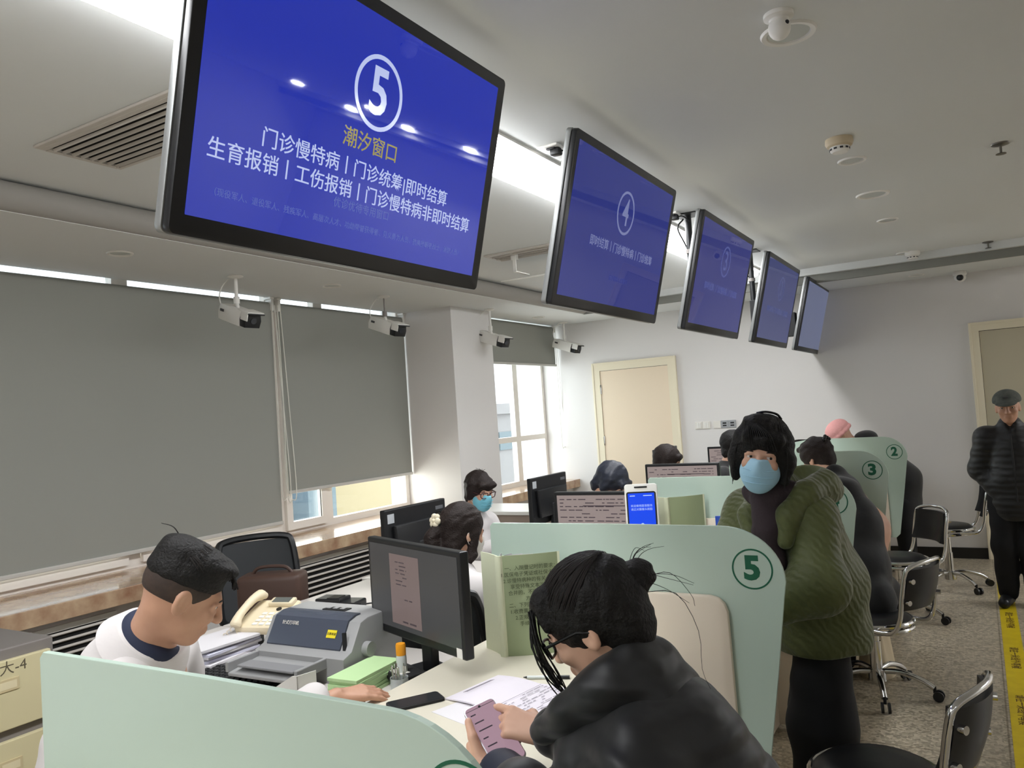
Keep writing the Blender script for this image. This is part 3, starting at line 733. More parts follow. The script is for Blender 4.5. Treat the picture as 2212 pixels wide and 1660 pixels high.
# ================================================================ MONITORS
m_off = mat('monitor_dark', (40, 40, 42), .3)
m_label = mat('silver_label', (176, 180, 184), .4)
def monitor(x, y, zt, rz, label, disp, draw=None, Wd=.54, H=.33, zdesk=.75, depth=.06, sticker=False, thick=False):
    """screen faces local -Y"""
    t = thing('computer_monitor', label, 'monitor', (x, y, zdesk), rz, 'computer monitors on the staff desks')
    h1 = zt-zdesk; h0 = h1-H
    b = MB(); bz = .018
    b.box((-Wd/2, -.012, h0), (Wd/2, .022, h1), bev=.006)
    b.build('casing', m_black, t, smooth=False)
    b = MB()
    b.prism([(-Wd*.36, h0+.05), (Wd*.36, h0+.05), (Wd*.40, h1-.09), (-Wd*.40, h1-.09)], .035, Matrix(((1, 0, 0, 0), (0, 0, 1, .02), (0, 1, 0, 0), (0, 0, 0, 1))), bev=.012)
    b.build('back_cover', m_black, t)
    MB().box((-Wd/2+bz, -.0135, h0+bz+.012), (Wd/2-bz, -.0118, h1-bz)).build('display', disp, t, smooth=False)
    MB().box((-.035, .03, .012), (.035, .06, h0+.14), bev=.006).build('stand', m_black, t, smooth=False)
    MB().prism(rrect(.24, .19, .03), .014, Matrix.Translation((0, .03, 0)), bev=.003).build('base', m_black, t)
    MB().box((Wd*.36, .0222, h1-.075), (Wd*.46, .0232, h1-.025)).build('back_label', m_label, t, smooth=False)
    MB().box((-Wd*.45, .0222, h1-.055), (-Wd*.32, .0232, h1-.035)).build('maker_strip', mat('dark_label', (92, 94, 98), .4), t, smooth=False)
    if draw: draw(t, Wd, H, h0, h1)
    return t
def rows(mb, x0, x1, z0, z1, n, fill=.75, th=.35, seed=1, y=-.0142):
    rd = random.Random(seed)
    for k in range(n):
        z = z1-(k+.5)*(z1-z0)/n; x = x0
        while x < x1:
            L = rd.uniform(.01, .05)
            if rd.random() < fill: mb.box((x, y, z-(z1-z0)/n*th/2), (min(x+L, x1), y+.0006, z+(z1-z0)/n*th/2))
            x += L+rd.uniform(.004, .015)
m_ink = mat('screen_ink', (60, 50, 56), .4, emit=(70, 62, 66), es=.5)
m_page = mat('document_page', (40, 36, 38), .3, emit=(118, 102, 99), es=.85)
def draw5(t, Wd, H, h0, h1):
    MB().box((-.145, -.0142, h0+.048), (.055, -.0136, h1-.045)).build('document', m_page, t, smooth=False)
    m = MB(); rows(m, -.105, -.03, h0+.18, h1-.065, 7, .8, .3, 3, -.0148); rows(m, -.07, .02, h0+.05, h0+.07, 1, 1, .3, 5, -.0148); rows(m, -.05, .0, h0+.13, h0+.16, 2, .8, .3, 6, -.0148)
    m.build('document_text', m_ink, t, smooth=False)
    MB().box((.262, -.0142, h0+.004), (.292, -.0122, h0+.034)).build('corner_sticker', m_white, t, smooth=False)
monitor(-1.70, 2.155, 1.207, -.385, 'monitor showing one grey document page beside the printer', mat('monitor_grey_desk', (20, 20, 22), .3, emit=(62, 62, 63), es=.9), draw5, .62, .335)
def drawform(seed):
    def d(t, Wd, H, h0, h1):
        m = MB(); rows(m, -Wd*.44, Wd*.42, h0+.05, h1-.03, 14, .65, .28, seed); m.box((-Wd*.2, -.0142, h1-.075), (Wd*.3, -.0136, h1-.07)); m.build('form_text', m_ink, t, smooth=False)
    return d
m_form = mat('form_screen', (40, 36, 38), .3, emit=(150, 136, 132), es=.9)
monitor(-1.70, 3.75, 1.197, 0, 'monitor with a pinkish form on screen, left of the payment kiosk', m_form, drawform(11), .56, .34)
monitor(-1.795, 5.3, 1.21, 0, 'monitor with a form on screen seen above the fourth partition', m_form, drawform(12), .53, .33)
monitor(-1.90, 7.15, 1.21, 0, 'far monitor with a form on screen beside the green coat woman', m_form, drawform(13), .53, .33)
monitor(-2.80, 3.58, 1.155, -PI/2, 'monitor seen from behind, left of the woman with the hair clip', m_off, None, .56, .34)
monitor(-2.80, 5.19, 1.16, -PI/2, 'monitor seen from behind, right of the seated woman in glasses', m_off, None, .56, .34)
monitor(-2.50, 6.94, 1.23, -PI/2, 'farthest monitor seen from behind, a dark head in front of it', m_off, None, .58, .34, .75)
MB  # ---- side return joining two staff desks
t = thing('desk_return', 'low desk return under the card reader, left of the dark monitor', 'desk', (-3.05, 2.445, 0))
MB().box((0, 0, .725), (.55, 1.0, .75), bev=.004).build('desk_top', m_desk, t, smooth=False)
MB().box((.02, .02, 0), (.045, .98, .725)).box((.5, .02, 0), (.525, .98, .725)).build('side_panel', m_desk, t, smooth=False)

# ================================================================ THINGS ON THE STAFF DESK
m_pr = mat('printer_grey', (150, 150, 150), .45); m_prd = mat('printer_dark', (70, 76, 90), .2, coat=.3)
t = thing('dot_matrix_printer', 'grey dot matrix printer with dark tinted lid and yellow sticker', 'printer', (-2.12, 2.16, .75), .03)
prof = [(-.16, 0), (.17, 0), (.17, .17), (.12, .195), (-.02, .195), (-.06, .185), (-.115, .10), (-.16, .085)]
MY = lambda x0: Matrix(((0, 0, 1, x0), (1, 0, 0, 0), (0, 1, 0, 0), (0, 0, 0, 1)))
MB().prism(prof, .42, MY(-.21), bev=.006).build('body', m_pr, t)
lid = [(-.118, .096), (-.120, .104), (-.066, .19), (-.03, .201), (.0, .201), (.0, .196), (-.03, .196), (-.058, .185), (-.112, .098)]
MB().prism(lid, .345, MY(-.185)).build('tinted_lid', m_prd, t)
MB().box((-.19, -.30, .055), (.13, -.14, .068), Matrix.Translation((0, -.15, .06)) @ Matrix.Rotation(.12, 4, 'X') @ Matrix.Translation((0, .15, -.06)), bev=.004).box((-.2, -.30, .05), (-.185, -.14, .085), bev=.003).box((.12, -.30, .05), (.135, -.14, .085), bev=.003).build('paper_tray', m_pr, t, smooth=False)
MB().box((-.16, -.285, .066), (.10, -.22, .0745), bev=.003).build('paper_guide', mat('printer_mid', (128, 128, 130), .5), t, smooth=False)
MB().cyl((.205, -.04, .09), (.235, -.04, .09), .026).build('feed_knob', m_pr, t)
MB().box((-.04, .02, .195), (.07, .06, .199), bev=.002).build('button_panel', m_black, t, smooth=False)
bt = MB()
for k in range(3): bt.box((-.03+k*.033, .03, .199), (-.01+k*.033, .05, .202), bev=.001)
bt.build('buttons', m_pr, t, smooth=False)
n = Vector((0, -.094, .054)).normalized(); upL = Vector((0, .054, .086)).normalized()
MB().box((-.021, -.014, 0), (.021, .014, .0012), face_M((.105, -.094, .147), (1, 0, 0), upL)).build('warning_sticker', mat('yellow_label', (226, 206, 40), .5), t, smooth=False)
text_mesh('sticker_words', '注意高温', .010, mat('dark_print', (50, 46, 20), .6), t, face_M((.105, -.0956, .1477), (1, 0, 0), upL), extrude=.0002)
text_mesh('maker_mark', '针式打印机', .016, m_plate, t, face_M((-.10, -.082, .170), (1, 0, 0), upL), extrude=.0003)
MB().box((.17, -.115, .09), (.182, -.105, .16), face_M((0, 0, 0), (1, 0, 0), (0, 1, 0))).build('side_slots', m_black, t, smooth=False)
# telephone on its black stand
t = thing('telephone', 'beige desk telephone with coiled cord on a small black stand', 'telephone', (-2.56, 2.27, .835), .25)
m_tel = mat('beige_phone', (226, 212, 182), .4)
T = Matrix.Translation((0, 0, .035)) @ Matrix.Rotation(.30, 4, 'X')
MB().prism(rrect(.20, .21, .02), .035, T @ Matrix.Translation((.01, 0, -.02)), bev=.008).build('base', m_tel, t)
MB().box((-.015, .045, .014), (.095, .095, .034), T @ Matrix.Translation((0, 0, 0)), bev=.006).build('display_hood', m_tel, t)
MB().box((.0, .052, .034), (.08, .088, .0352), T).build('display_window', mat('lcd_grey', (96, 100, 96), .3), t, smooth=False)
for r in range(4):
    for c in range(3):
        MB().box((-.012+c*.031, -.088+r*.025, .015), (.010+c*.031, -.072+r*.025, .0185), T, bev=.002).build('key', m_white, t, smooth=False)
MB().cyl(T @ Vector((.045, .028, .015)), T @ Vector((.045, .028, .019)), .011).build('navigation_key', m_black, t)
MB().tube(bez([T @ Vector(p) for p in ((-.066, -.115, .026), (-.066, -.09, .045), (-.066, -.04, .056), (-.066, .03, .060), (-.066, .08, .05), (-.066, .11, .03))], 30), [.02, .022, .023, .022, .02, .019, .018, .017, .017, .017, .016, .016, .016, .016, .016, .017, .017, .017, .018, .018, .019, .02, .021, .022, .023, .022, .02, .018, .016, .015, .014][:31], n=14).build('handset', m_tel, t)
coil = [];
path = bez([(-.08, -.11, .02), (-.10, -.16, -.01), (-.13, -.20, -.05), (-.13, -.24, -.065), (-.10, -.22, -.06), (-.07, -.16, -.02), (-.06, -.10, .0)], 84)
for i, p in enumerate(path):
    a = i*1.5; coil.append(p+Vector((.0065*math.cos(a), 0, .0065*math.sin(a))))
MB().tube(coil, .0022, n=5).build('coiled_cord', mat('cord_cream', (216, 204, 186), .5), t)
t = thing('phone_stand', 'black open stand under the beige telephone', 'stand', (-2.55, 2.27, .75), .25)
MB().box((-.10, -.09, .072), (.11, .10, .08), bev=.002).build('stand_top', m_black, t, smooth=False)
for x in (-.095, .10):
    MB().box((x-.004, -.088, 0), (x+.004, .095, .072)).build('stand_side', m_black, t, smooth=False)
MB().box((-.06, -.07, .0), (.02, -.01, .03), bev=.004).cyl((.05, -.05, 0), (.05, -.05, .04), .02).build('stand_contents', m_label, t, smooth=False)
# keyboard
t = thing('keyboard', 'black keyboard in front of the printer, half behind the glass', 'keyboard', (-2.33, 1.935, .75), .12)
MB().box((-.20, -.075, 0), (.20, .075, .016), bev=.004).build('keyboard_case', m_black, t, smooth=False)
for r in range(5):
    for c in range(14):
        x = -.187+c*.0268+r*.002; y = -.062+r*.026
        MB().box((x, y, .016), (x+.021, y+.02, .024), bev=.003, seg=1).build('key', m_blackm, t, smooth=False)
# piled papers
m_paper = mat('white_paper', (214, 211, 214), .8); m_paperb = mat('paper_bluish', (206, 206, 222), .8)
for i in range(9):
    rd = random.Random(i)
    o = MB().box((-.10, -.13, 0), (.10, .13, .009), Matrix.Rotation(rd.uniform(-.12, .12), 4, 'Z')).build('paper_bundle', m_paper if i % 3 else m_paperb, smooth=False, loc=(-2.615+rd.uniform(-.012, .012), 2.06+rd.uniform(-.01, .01), .75+i*.0093))
    tag(o, 'bundle of white forms piled beside the telephone' if i < 8 else 'topmost bundle of white forms beside the telephone', 'papers', 'forms piled by the telephone')
    if i < 8: o['label'] = 'bundle of white forms within the pile beside the telephone'
# green slips
m_gr = mat('green_slips', (190, 222, 166), .8, bump=(300, .1))
for i in range(6):
    rd = random.Random(i+40)
    o = MB().box((-.06, -.12, 0), (.06, .12, .0105), Matrix.Rotation(.08+rd.uniform(-.05, .05), 4, 'Z'), bev=.001).build('slip_bundle', m_gr, smooth=False, loc=(-1.825+rd.uniform(-.004, .004), 2.025+rd.uniform(-.004, .004), .75+i*.0108))
    tag(o, 'topmost bundle of pale green slips by the glue stick' if i == 5 else 'bundle of pale green slips lower in the stack by the glue stick', 'paper slips', 'stack of green slips')
t = thing('glue_stick', 'clear glue bottle with an orange cap standing by the green slips', 'glue', (-1.72, 2.085, .75))
MB().lathe([(1e-5, 0), (.018, .001), (.0185, .01), (.0175, .09), (.0155, .102), (1e-5, .104)], 24).build('bottle', mat('clear_plastic', (214, 220, 216), .2, spec=.6), t)
MB().lathe([(.0165, .098), (.0168, .13), (.015, .136), (1e-5, .137)], 24).build('cap', mat('orange_cap', (240, 160, 30), .4), t)
t = thing('card_folder', 'white folded card standing on the staff desk behind the nearest glass', 'card', (-2.02, 1.868, .75), -.25)
MB().prism([(-.10, 0), (.09, 0), (.09, .085), (.06, .08), (.0, .05), (-.06, .02), (-.10, .008)], .003, Matrix(((1, 0, 0, 0), (0, 0, 1, -.02), (0, 1, 0, 0), (0, 0, 0, 1)))).build('front_leaf', m_white, t, smooth=False)
MB().box((.087, -.02, 0), (.09, .05, .085)).build('side_leaf', m_white, t, smooth=False)
t = thing('clip_jar', 'small glass jar of metal clips at the edge of the worktop', 'jar', (-1.655, 1.99, .75))
MB().lathe([(1e-5, .003), (.026, .003), (.027, .06), (.029, .062), (.030, 0), (1e-5, 0)], 24).build('jar_wall', mat('jar_glass', (222, 228, 226), .08, spec=.6, alpha=.45), t)
for i in range(5):
    a = i*1.3; MB().tube([(.012*math.cos(a), .012*math.sin(a), .01), (.02*math.cos(a), .02*math.sin(a), .10), (.024*math.cos(a+.2), .024*math.sin(a+.2), .098), (.016*math.cos(a+.3), .016*math.sin(a+.3), .03)], .002, n=6).build('metal_clip', m_chrome, t)
t = thing('black_box', 'flat black case lying under the dark monitor', 'case', (-1.70, 2.19, .765), -.39)
MB().box((-.085, -.14, 0), (.085, -.045, .028), bev=.005).build('case_body', m_blackm, t, smooth=False)
MB().box((-.02, -.13, .028), (.05, -.09, .0285)).build('case_label', m_plate, t, smooth=False)
t = thing('card_reader', 'black card reader on the desk return behind the printer', 'card reader', (-2.70, 2.86, .75), .2)
MB().box((-.10, -.06, 0), (.10, .06, .04), bev=.008).box((-.12, -.05, .03), (.02, .05, .055), bev=.006).build('reader_body', m_black, t, smooth=False)
MB().tube(bez([(.1, 0, .02), (.16, .03, .02), (.2, .0, .01)], 12), .004).build('cable', m_black, t)
MB().box((-.06, -.04, .055), (.0, .03, .057)).build('reader_slot', mat('gloss_black', (12, 12, 14), .1), t, smooth=False)

# ================================================================ THINGS ON THE CUSTOMER WORKTOP
m_cov = mat('green_cover', (158, 170, 134), .6); m_covl = mat('cover_rim', (222, 226, 196), .6)
TXT = '一、入院登记时的要求：\n1.医保电子凭证或社保卡与门\n2.诊慢特病种的有关人，与\n享受特殊文本治疗及\n合并的，不得纳入保障\n方可。\n二、下列票据的相关材\n1.收费票据及费用明细\n2.正规门诊的人员\n手续，不纳入\n用。'
def booklet(x, y, rz, label, txt):
    t = thing('standing_booklet', label, 'booklet', (x, y, .815), rz, 'green booklets standing on the worktop')
    Wd, H = .205, .335
    def cov(s):
        return lambda u, v: Vector((.012+u*Wd, s*(u*.052+.022*math.sin(u*PI)*(1 if s > 0 else -.2)), v*H))
    MB().grid(lambda u, v: Vector((u*Wd, -.004-.012*math.sin(u*PI), v*H)), 14, 2, .003).build('front_cover', m_cov, t)
    MB().grid(lambda u, v: Vector((-.015+u*.03, .012*math.cos((u-.5)*PI)*-1, v*H)), 6, 1, .003).build('spine', m_covl, t)
    MB().grid(lambda u, v: Vector((-.004-.05*u, .115*u+.012*math.sin(u*PI), v*H)), 8, 1, .003).build('back_cover', m_covl, t)
    for k in range(6):
        q = k/6
        MB().grid(lambda u, v: Vector((u*Wd*(.92-.8*q)-.045*u*q, .012*math.sin(u*PI)+u*(.008+.10*q**1.5), .006+v*(H-.012))), 8, 1, .0008).build('page', m_paper, t)
    MB().box((-.006, -.0075, 0), (.010, -.0035, H)).build('hinge_strip', m_covl, t, smooth=False)
    MB().box((Wd-.008, -.0065, 0), (Wd, -.0005, H)).build('cover_rim', m_covl, t, smooth=False)
    if txt:
        text_mesh('printed_words', txt, .0165, mat('olive_print', (74, 84, 58), .7), t, face_M((.105, -.0185, H*.565), (1, 0, 0), (0, 0, 1)), extrude=.0003, line=1.25)
    return t
booklet(-1.43, 2.275, .62, 'green booklet with printed paragraphs standing against the partition marked 5', TXT)
booklet(-1.40, 3.86, .75, 'green booklet standing beside the payment kiosk', None)
# payment kiosk
t = thing('payment_kiosk', 'white tablet kiosk with a glowing blue screen', 'tablet', (-1.385, 3.48, .815), .32)
MB().prism(rrect(.12, .09, .02), .015, bev=.003).build('kiosk_base', m_white, t)
MB().box((-.025, .0, .01), (.025, .03, .2), bev=.006).build('kiosk_stand', m_white, t, smooth=False)
K = Matrix.Translation((0, 0, .29)) @ Matrix.Rotation(PI/2-.12, 4, 'X')
MB().prism(rrect(.152, .31, .014), .022, K @ Matrix.Translation((0, 0, -.012)), bev=.003).build('kiosk_body', m_white, t)
MB().prism(rrect(.136, .262, .010), .003, K @ Matrix.Translation((0, -.012, .009))).build('screen_bezel', m_black, t)
MB().prism(rrect(.122, .248, .003), .001, K @ Matrix.Translation((0, -.012, .0118))).build('screen', mat('kiosk_blue', (10, 20, 60), .1, emit=(16, 70, 235), es=1.0), t, smooth=False)
MB().box((-.03, .136, .008), (.03, .144, .013), K, bev=.002).build('scan_window', m_black, t)
mw = mat('kiosk_white', (40, 60, 90), .2, emit=(190, 214, 255), es=.9); mc = mat('kiosk_cyan', (10, 40, 80), .2, emit=(60, 170, 255), es=.9)
text_mesh('screen_words', '欢迎使用医保服务\n请正对摄像头刷脸', .0125, mw, t, K @ Matrix.Translation((0, .045, .0130)), extrude=.0002, line=1.3)
MB().box((-.052, .098, .0128), (-.028, .102, .0132), K).box((.01, .098, .0128), (.05, .102, .0132), K).build('status_bar', mw, t, smooth=False)
g = MB(); g.ell((0, -.045, .0125), (.012, .02, .002), M=K); g.ell((0, -.075, .0125), (.018, .012, .002), M=K); g.build('screen_figure', mw, t)
g = MB(); g.ell((.03, -.06, .0125), (.007, .03, .002), M=K); g.ell((-.03, -.068, .0125), (.014, .008, .002), M=K); g.build('screen_graphic', mc, t)
# blue acrylic sign
t = thing('notice_sign', 'blue acrylic notice with a white panel, half behind the green coat', 'sign', (-1.07, 3.93, .815), .1)
MB().box((-.105, -.004, 0), (.105, .004, .235), bev=.002).box((-.105, -.04, 0), (.105, .04, .004)).build('sign_board', mat('sign_blue', (36, 76, 176), .35), t, smooth=False)
MB().box((-.08, -.0052, .16), (.08, -.004, .205)).box((-.08, -.0052, .03), (.08, -.004, .13)).build('sign_panel', mat('sign_pale', (206, 226, 190), .5), t, smooth=False)
text_mesh('sign_words', '医保窗口', .03, mat('sign_green', (60, 130, 70), .5), t, face_M((0, -.0053, .182), (1, 0, 0), (0, 0, 1)), extrude=.0003)
text_mesh('sign_words', '温馨提示', .03, mat('sign_blue', (0, 0, 0)), t, face_M((0, -.0053, .10), (1, 0, 0), (0, 0, 1)), extrude=.0003)
# phone lying on the worktop
t = thing('mobile_phone', 'dark mobile phone lying on the worktop under the man\'s hand', 'phone', (-1.455, 1.815, .815), .98)
MB().prism(rrect(.158, .074, .011), .0085, bev=.002).build('phone_body', m_blackm, t)
MB().prism(rrect(.150, .067, .008), .0006, Matrix.Translation((0, 0, .0085))).build('phone_glass', mat('phone_glass', (40, 42, 44), .12), t, smooth=False)
# open record book
t = thing('open_record', 'open white record booklet with handwriting on the worktop', 'booklet', (-1.205, 1.95, .815), -.18)
m_page2 = mat('record_page', (218, 212, 220), .75)
MB().grid(lambda u, v: Vector((-.165+.165*u, -.115+.23*v, .004+.006*math.sin(u*PI*.9))), 8, 2, .004).build('left_page', m_page2, t)
MB().grid(lambda u, v: Vector((.165*u, -.115+.23*v, .004+.006*math.sin((1-u)*PI*.9))), 8, 2, .004).build('right_page', m_page2, t)
wr = MB(); rd = random.Random(5)
for k in range(9):
    x = .03+k*.014; y = -.09
    while y < .09:
        L = rd.uniform(.01, .03); 
        if rd.random() < .8: wr.box((x, y, .0118), (x+.0022, min(y+L, .095), .0122))
        y += L+.006
for k in range(3):
    wr.box((-.145+k*.007, -.06, .0082+.002*k), (-.1436+k*.007, .06, .0086+.002*k))
wr.box((.018, -.1, .0108), (.0192, .1, .0112))
wr.build('handwriting', mat('ink_grey', (120, 112, 124), .7), t, smooth=False)
t = thing('loose_paper', 'white sheet under the open record, near the glass', 'paper', (-1.25, 1.80, .8152), -.3)
MB().box((-.105, -.06, 0), (.105, .06, .0008)).build('sheet', m_paper, t, smooth=False)
t = thing('ballpoint_pen', 'black and clear pen lying above the open record', 'pen', (-1.19, 2.12, .8205), .35)
MB().cyl((-.06, 0, 0), (.035, 0, 0), .005).build('pen_barrel', mat('clear_plastic', (0, 0, 0)), t)
MB().cyl((.03, 0, 0), (.07, 0, 0), .0055).cyl((-.06, 0, 0), (-.072, 0, 0), .004, .001).build('pen_cap', m_black, t)
# ================================================================ PEOPLE: implicit-surface modelling
import numpy as np
def _v(p): return np.array(tuple(p), dtype=np.float32)
class Body:
    """smooth union of limbs; meshed into ONE continuous skin"""
    def __init__(s, off=(0, 0, 0)): s.e = []; s.off = Vector(off)
    def cap(s, a, b, ra, rb=None, k=.03, rip=None, sub=False):
        s.e.append(('c', Vector(a), Vector(b), ra, rb if rb is not None else ra, k, rip, sub)); return s
    def chain(s, pts, radii, k=.03, rip=None):
        for i in range(len(pts)-1): s.cap(pts[i], pts[i+1], radii[i], radii[i+1], k, rip)
        return s
    def ell(s, c, r, R=None, k=.03, sub=False):
        s.e.append(('e', Vector(c), Vector(r), R.to_3x3() if R is not None else Matrix.Identity(3), k, sub)); return s
    def box(s, c, h, R=None, rad=.01, k=.02, sub=False):
        s.e.append(('b', Vector(c), Vector(h), R.to_3x3() if R is not None else Matrix.Identity(3), rad, k, sub)); return s
    def mesh(s, name, m, parent, vox=.006, noise=None, smooth=1):
        lo = np.full(3, 1e9); hi = np.full(3, -1e9); bb = []
        for e in s.e:
            if e[0] == 'c':
                r = max(e[3], e[4])+(e[6][1] if e[6] else 0); l = np.minimum(_v(e[1]), _v(e[2]))-r; h = np.maximum(_v(e[1]), _v(e[2]))+r; sub = e[7]; k = e[5]
            else:
                R = np.array(e[3]); r = np.abs(R) @ (np.array(tuple(e[2]))+(e[4] if e[0] == 'b' else 0)); l = _v(e[1])-r; h = _v(e[1])+r; sub = e[-1]; k = e[-2]
            bb.append((l-k-vox*3, h+k+vox*3))
            if not sub: lo = np.minimum(lo, l); hi = np.maximum(hi, h)
        pad = vox*4+.01; lo = lo-pad; hi = hi+pad
        n = np.ceil((hi-lo)/vox).astype(int)+1
        D = np.full(n, .2, dtype=np.float32)
        ax = [(lo[i]+vox*np.arange(n[i])).astype(np.float32) for i in range(3)]
        for e, (l, h) in zip(s.e, bb):
            i0 = np.maximum(0, np.floor((l-lo)/vox).astype(int)); i1 = np.minimum(n, np.ceil((h-lo)/vox).astype(int)+1)
            if np.any(i1 <= i0): continue
            X = ax[0][i0[0]:i1[0]][:, None, None]; Y = ax[1][i0[1]:i1[1]][None, :, None]; Z = ax[2][i0[2]:i1[2]][None, None, :]
            if e[0] == 'c':
                a, b = _v(e[1]), _v(e[2]); d = b-a; L2 = max(1e-9, float(d @ d))
                t = ((X-a[0])*d[0]+(Y-a[1])*d[1]+(Z-a[2])*d[2])/L2; tc = np.clip(t, 0, 1)
                q = np.sqrt((X-a[0]-tc*d[0])**2+(Y-a[1]-tc*d[1])**2+(Z-a[2]-tc*d[2])**2)
                rr = e[3]+(e[4]-e[3])*tc
                if e[6]: rr = rr+e[6][1]*(np.abs(np.sin(np.pi*tc*e[6][0]))**.6-.6)
                v = q-rr; k = e[5]; sub = e[7]
            else:
                c = _v(e[1]); R = np.array(e[3], dtype=np.float32)
                px, py, pz = X-c[0], Y-c[1], Z-c[2]
                u = px*R[0, 0]+py*R[1, 0]+pz*R[2, 0]; w = px*R[0, 1]+py*R[1, 1]+pz*R[2, 1]; g = px*R[0, 2]+py*R[1, 2]+pz*R[2, 2]
                r = _v(e[2]); k = e[-2]; sub = e[-1]
                if e[0] == 'e':
                    k0 = np.sqrt((u/r[0])**2+(w/r[1])**2+(g/r[2])**2); k1 = np.sqrt((u/r[0]**2)**2+(w/r[1]**2)**2+(g/r[2]**2)**2)
                    v = k0*(k0-1)/np.maximum(k1, 1e-6)
                else:
                    qx, qy, qz = np.abs(u)-r[0], np.abs(w)-r[1], np.abs(g)-r[2]
                    v = np.sqrt(np.maximum(qx, 0)**2+np.maximum(qy, 0)**2+np.maximum(qz, 0)**2)+np.minimum(np.maximum(qx, np.maximum(qy, qz)), 0)-e[4]
            S_ = D[i0[0]:i1[0], i0[1]:i1[1], i0[2]:i1[2]]
            if sub: v = -v; hh = np.maximum(k-np.abs(S_-v), 0)/k; S_[...] = np.maximum(S_, v)+hh*hh*k*.25
            else: hh = np.maximum(k-np.abs(S_-v), 0)/k; S_[...] = np.minimum(S_, v)-hh*hh*k*.25
        if noise:
            amp, fr, sd = noise; rs = np.random.RandomState(sd)
            for j in range(4):
                w = rs.normal(size=3); w /= np.linalg.norm(w); f = fr*rs.uniform(.7, 1.5); ph = rs.uniform(0, 6)
                D += amp*np.sin(f*(ax[0]*w[0])[:, None, None]+f*(ax[1]*w[1])[None, :, None]+f*(ax[2]*w[2])[None, None, :]+ph+1.3*np.sin(f*.37*ax[2]+j)[None, None, :])/2
        me = surface_nets(D, lo, vox, s.off, name)
        if smooth:
            bm = bmesh.new(); bm.from_mesh(me)
            for _ in range(smooth): bmesh.ops.smooth_vert(bm, verts=bm.verts, factor=.5, use_axis_x=True, use_axis_y=True, use_axis_z=True)
            bm.to_mesh(me); bm.free()
        me.materials.append(m)
        me.polygons.foreach_set('use_smooth', [True]*len(me.polygons))
        o = bpy.data.objects.new(name, me); COL.objects.link(o)
        if parent is not None: o.parent = parent
        return o
def surface_nets(D, lo, vox, off, name):
    I = D < 0; nx, ny, nz = D.shape
    cs = np.zeros((nx-1, ny-1, nz-1), dtype=np.int8)
    for dx in (0, 1):
        for dy in (0, 1):
            for dz in (0, 1): cs += I[dx:nx-1+dx, dy:ny-1+dy, dz:nz-1+dz]
    act = (cs > 0) & (cs < 8); idx = np.argwhere(act)
    vid = np.full(act.shape, -1, dtype=np.int32); vid[act] = np.arange(len(idx))
    acc = np.zeros((len(idx), 3)); cnt = np.zeros(len(idx))
    corners = [(a, b, c) for a in (0, 1) for b in (0, 1) for c in (0, 1)]
    for A in corners:
        for ax_ in range(3):
            if A[ax_] == 1: continue
            B = list(A); B[ax_] = 1
            va = D[idx[:, 0]+A[0], idx[:, 1]+A[1], idx[:, 2]+A[2]]; vb = D[idx[:, 0]+B[0], idx[:, 1]+B[1], idx[:, 2]+B[2]]
            m = (va < 0) != (vb < 0); t = np.where(m, va/np.where(m, va-vb, 1), 0)
            p = np.array(A, float)[None, :]+np.zeros((len(idx), 3)); p[:, ax_] += t
            acc[m] += p[m]; cnt[m] += 1
    P = (idx+acc/np.maximum(cnt, 1)[:, None])*vox+np.array(lo)-np.array(tuple(off))
    F = []
    for ax_ in range(3):
        o1, o2 = (ax_+1) % 3, (ax_+2) % 3
        sl0 = [slice(None)]*3; sl1 = [slice(None)]*3; sl0[ax_] = slice(0, -1); sl1[ax_] = slice(1, None)
        ch = np.argwhere(I[tuple(sl0)] != I[tuple(sl1)])
        ok = (ch[:, o1] > 0) & (ch[:, o2] > 0) & (ch[:, o1] < D.shape[o1]-1) & (ch[:, o2] < D.shape[o2]-1); ch = ch[ok]
        ins = I[ch[:, 0], ch[:, 1], ch[:, 2]]
        q = []
        for d1, d2 in ((0, 0), (-1, 0), (-1, -1), (0, -1)):
            c = ch.copy(); c[:, o1] += d1; c[:, o2] += d2; q.append(vid[c[:, 0], c[:, 1], c[:, 2]])
        Q = np.stack(q, 1); Q[~ins] = Q[~ins][:, ::-1]; F.append(Q)
    F = np.concatenate(F); F = F[(F >= 0).all(1)]
    me = bpy.data.meshes.new(name)
    me.vertices.add(len(P)); me.vertices.foreach_set('co', P.astype(np.float32).ravel())
    me.loops.add(len(F)*4); me.loops.foreach_set('vertex_index', F.astype(np.int32).ravel())
    me.polygons.add(len(F)); me.polygons.foreach_set('loop_start', np.arange(0, len(F)*4, 4, dtype=np.int32)); me.polygons.foreach_set('loop_total', np.full(len(F), 4, dtype=np.int32))
    me.update(calc_edges=True); me.validate()
    return me
def frame(origin, fwd, up=(0, 0, 1), roll=0):
    """local X = right, Y = forward, Z = up"""
    f = Vector(fwd).normalized(); r = f.cross(Vector(up)).normalized(); u = r.cross(f)
    M = Matrix((r, f, u)).transposed().to_4x4() @ Matrix.Rotation(roll, 4, 'Y'); M.translation = Vector(origin); return M
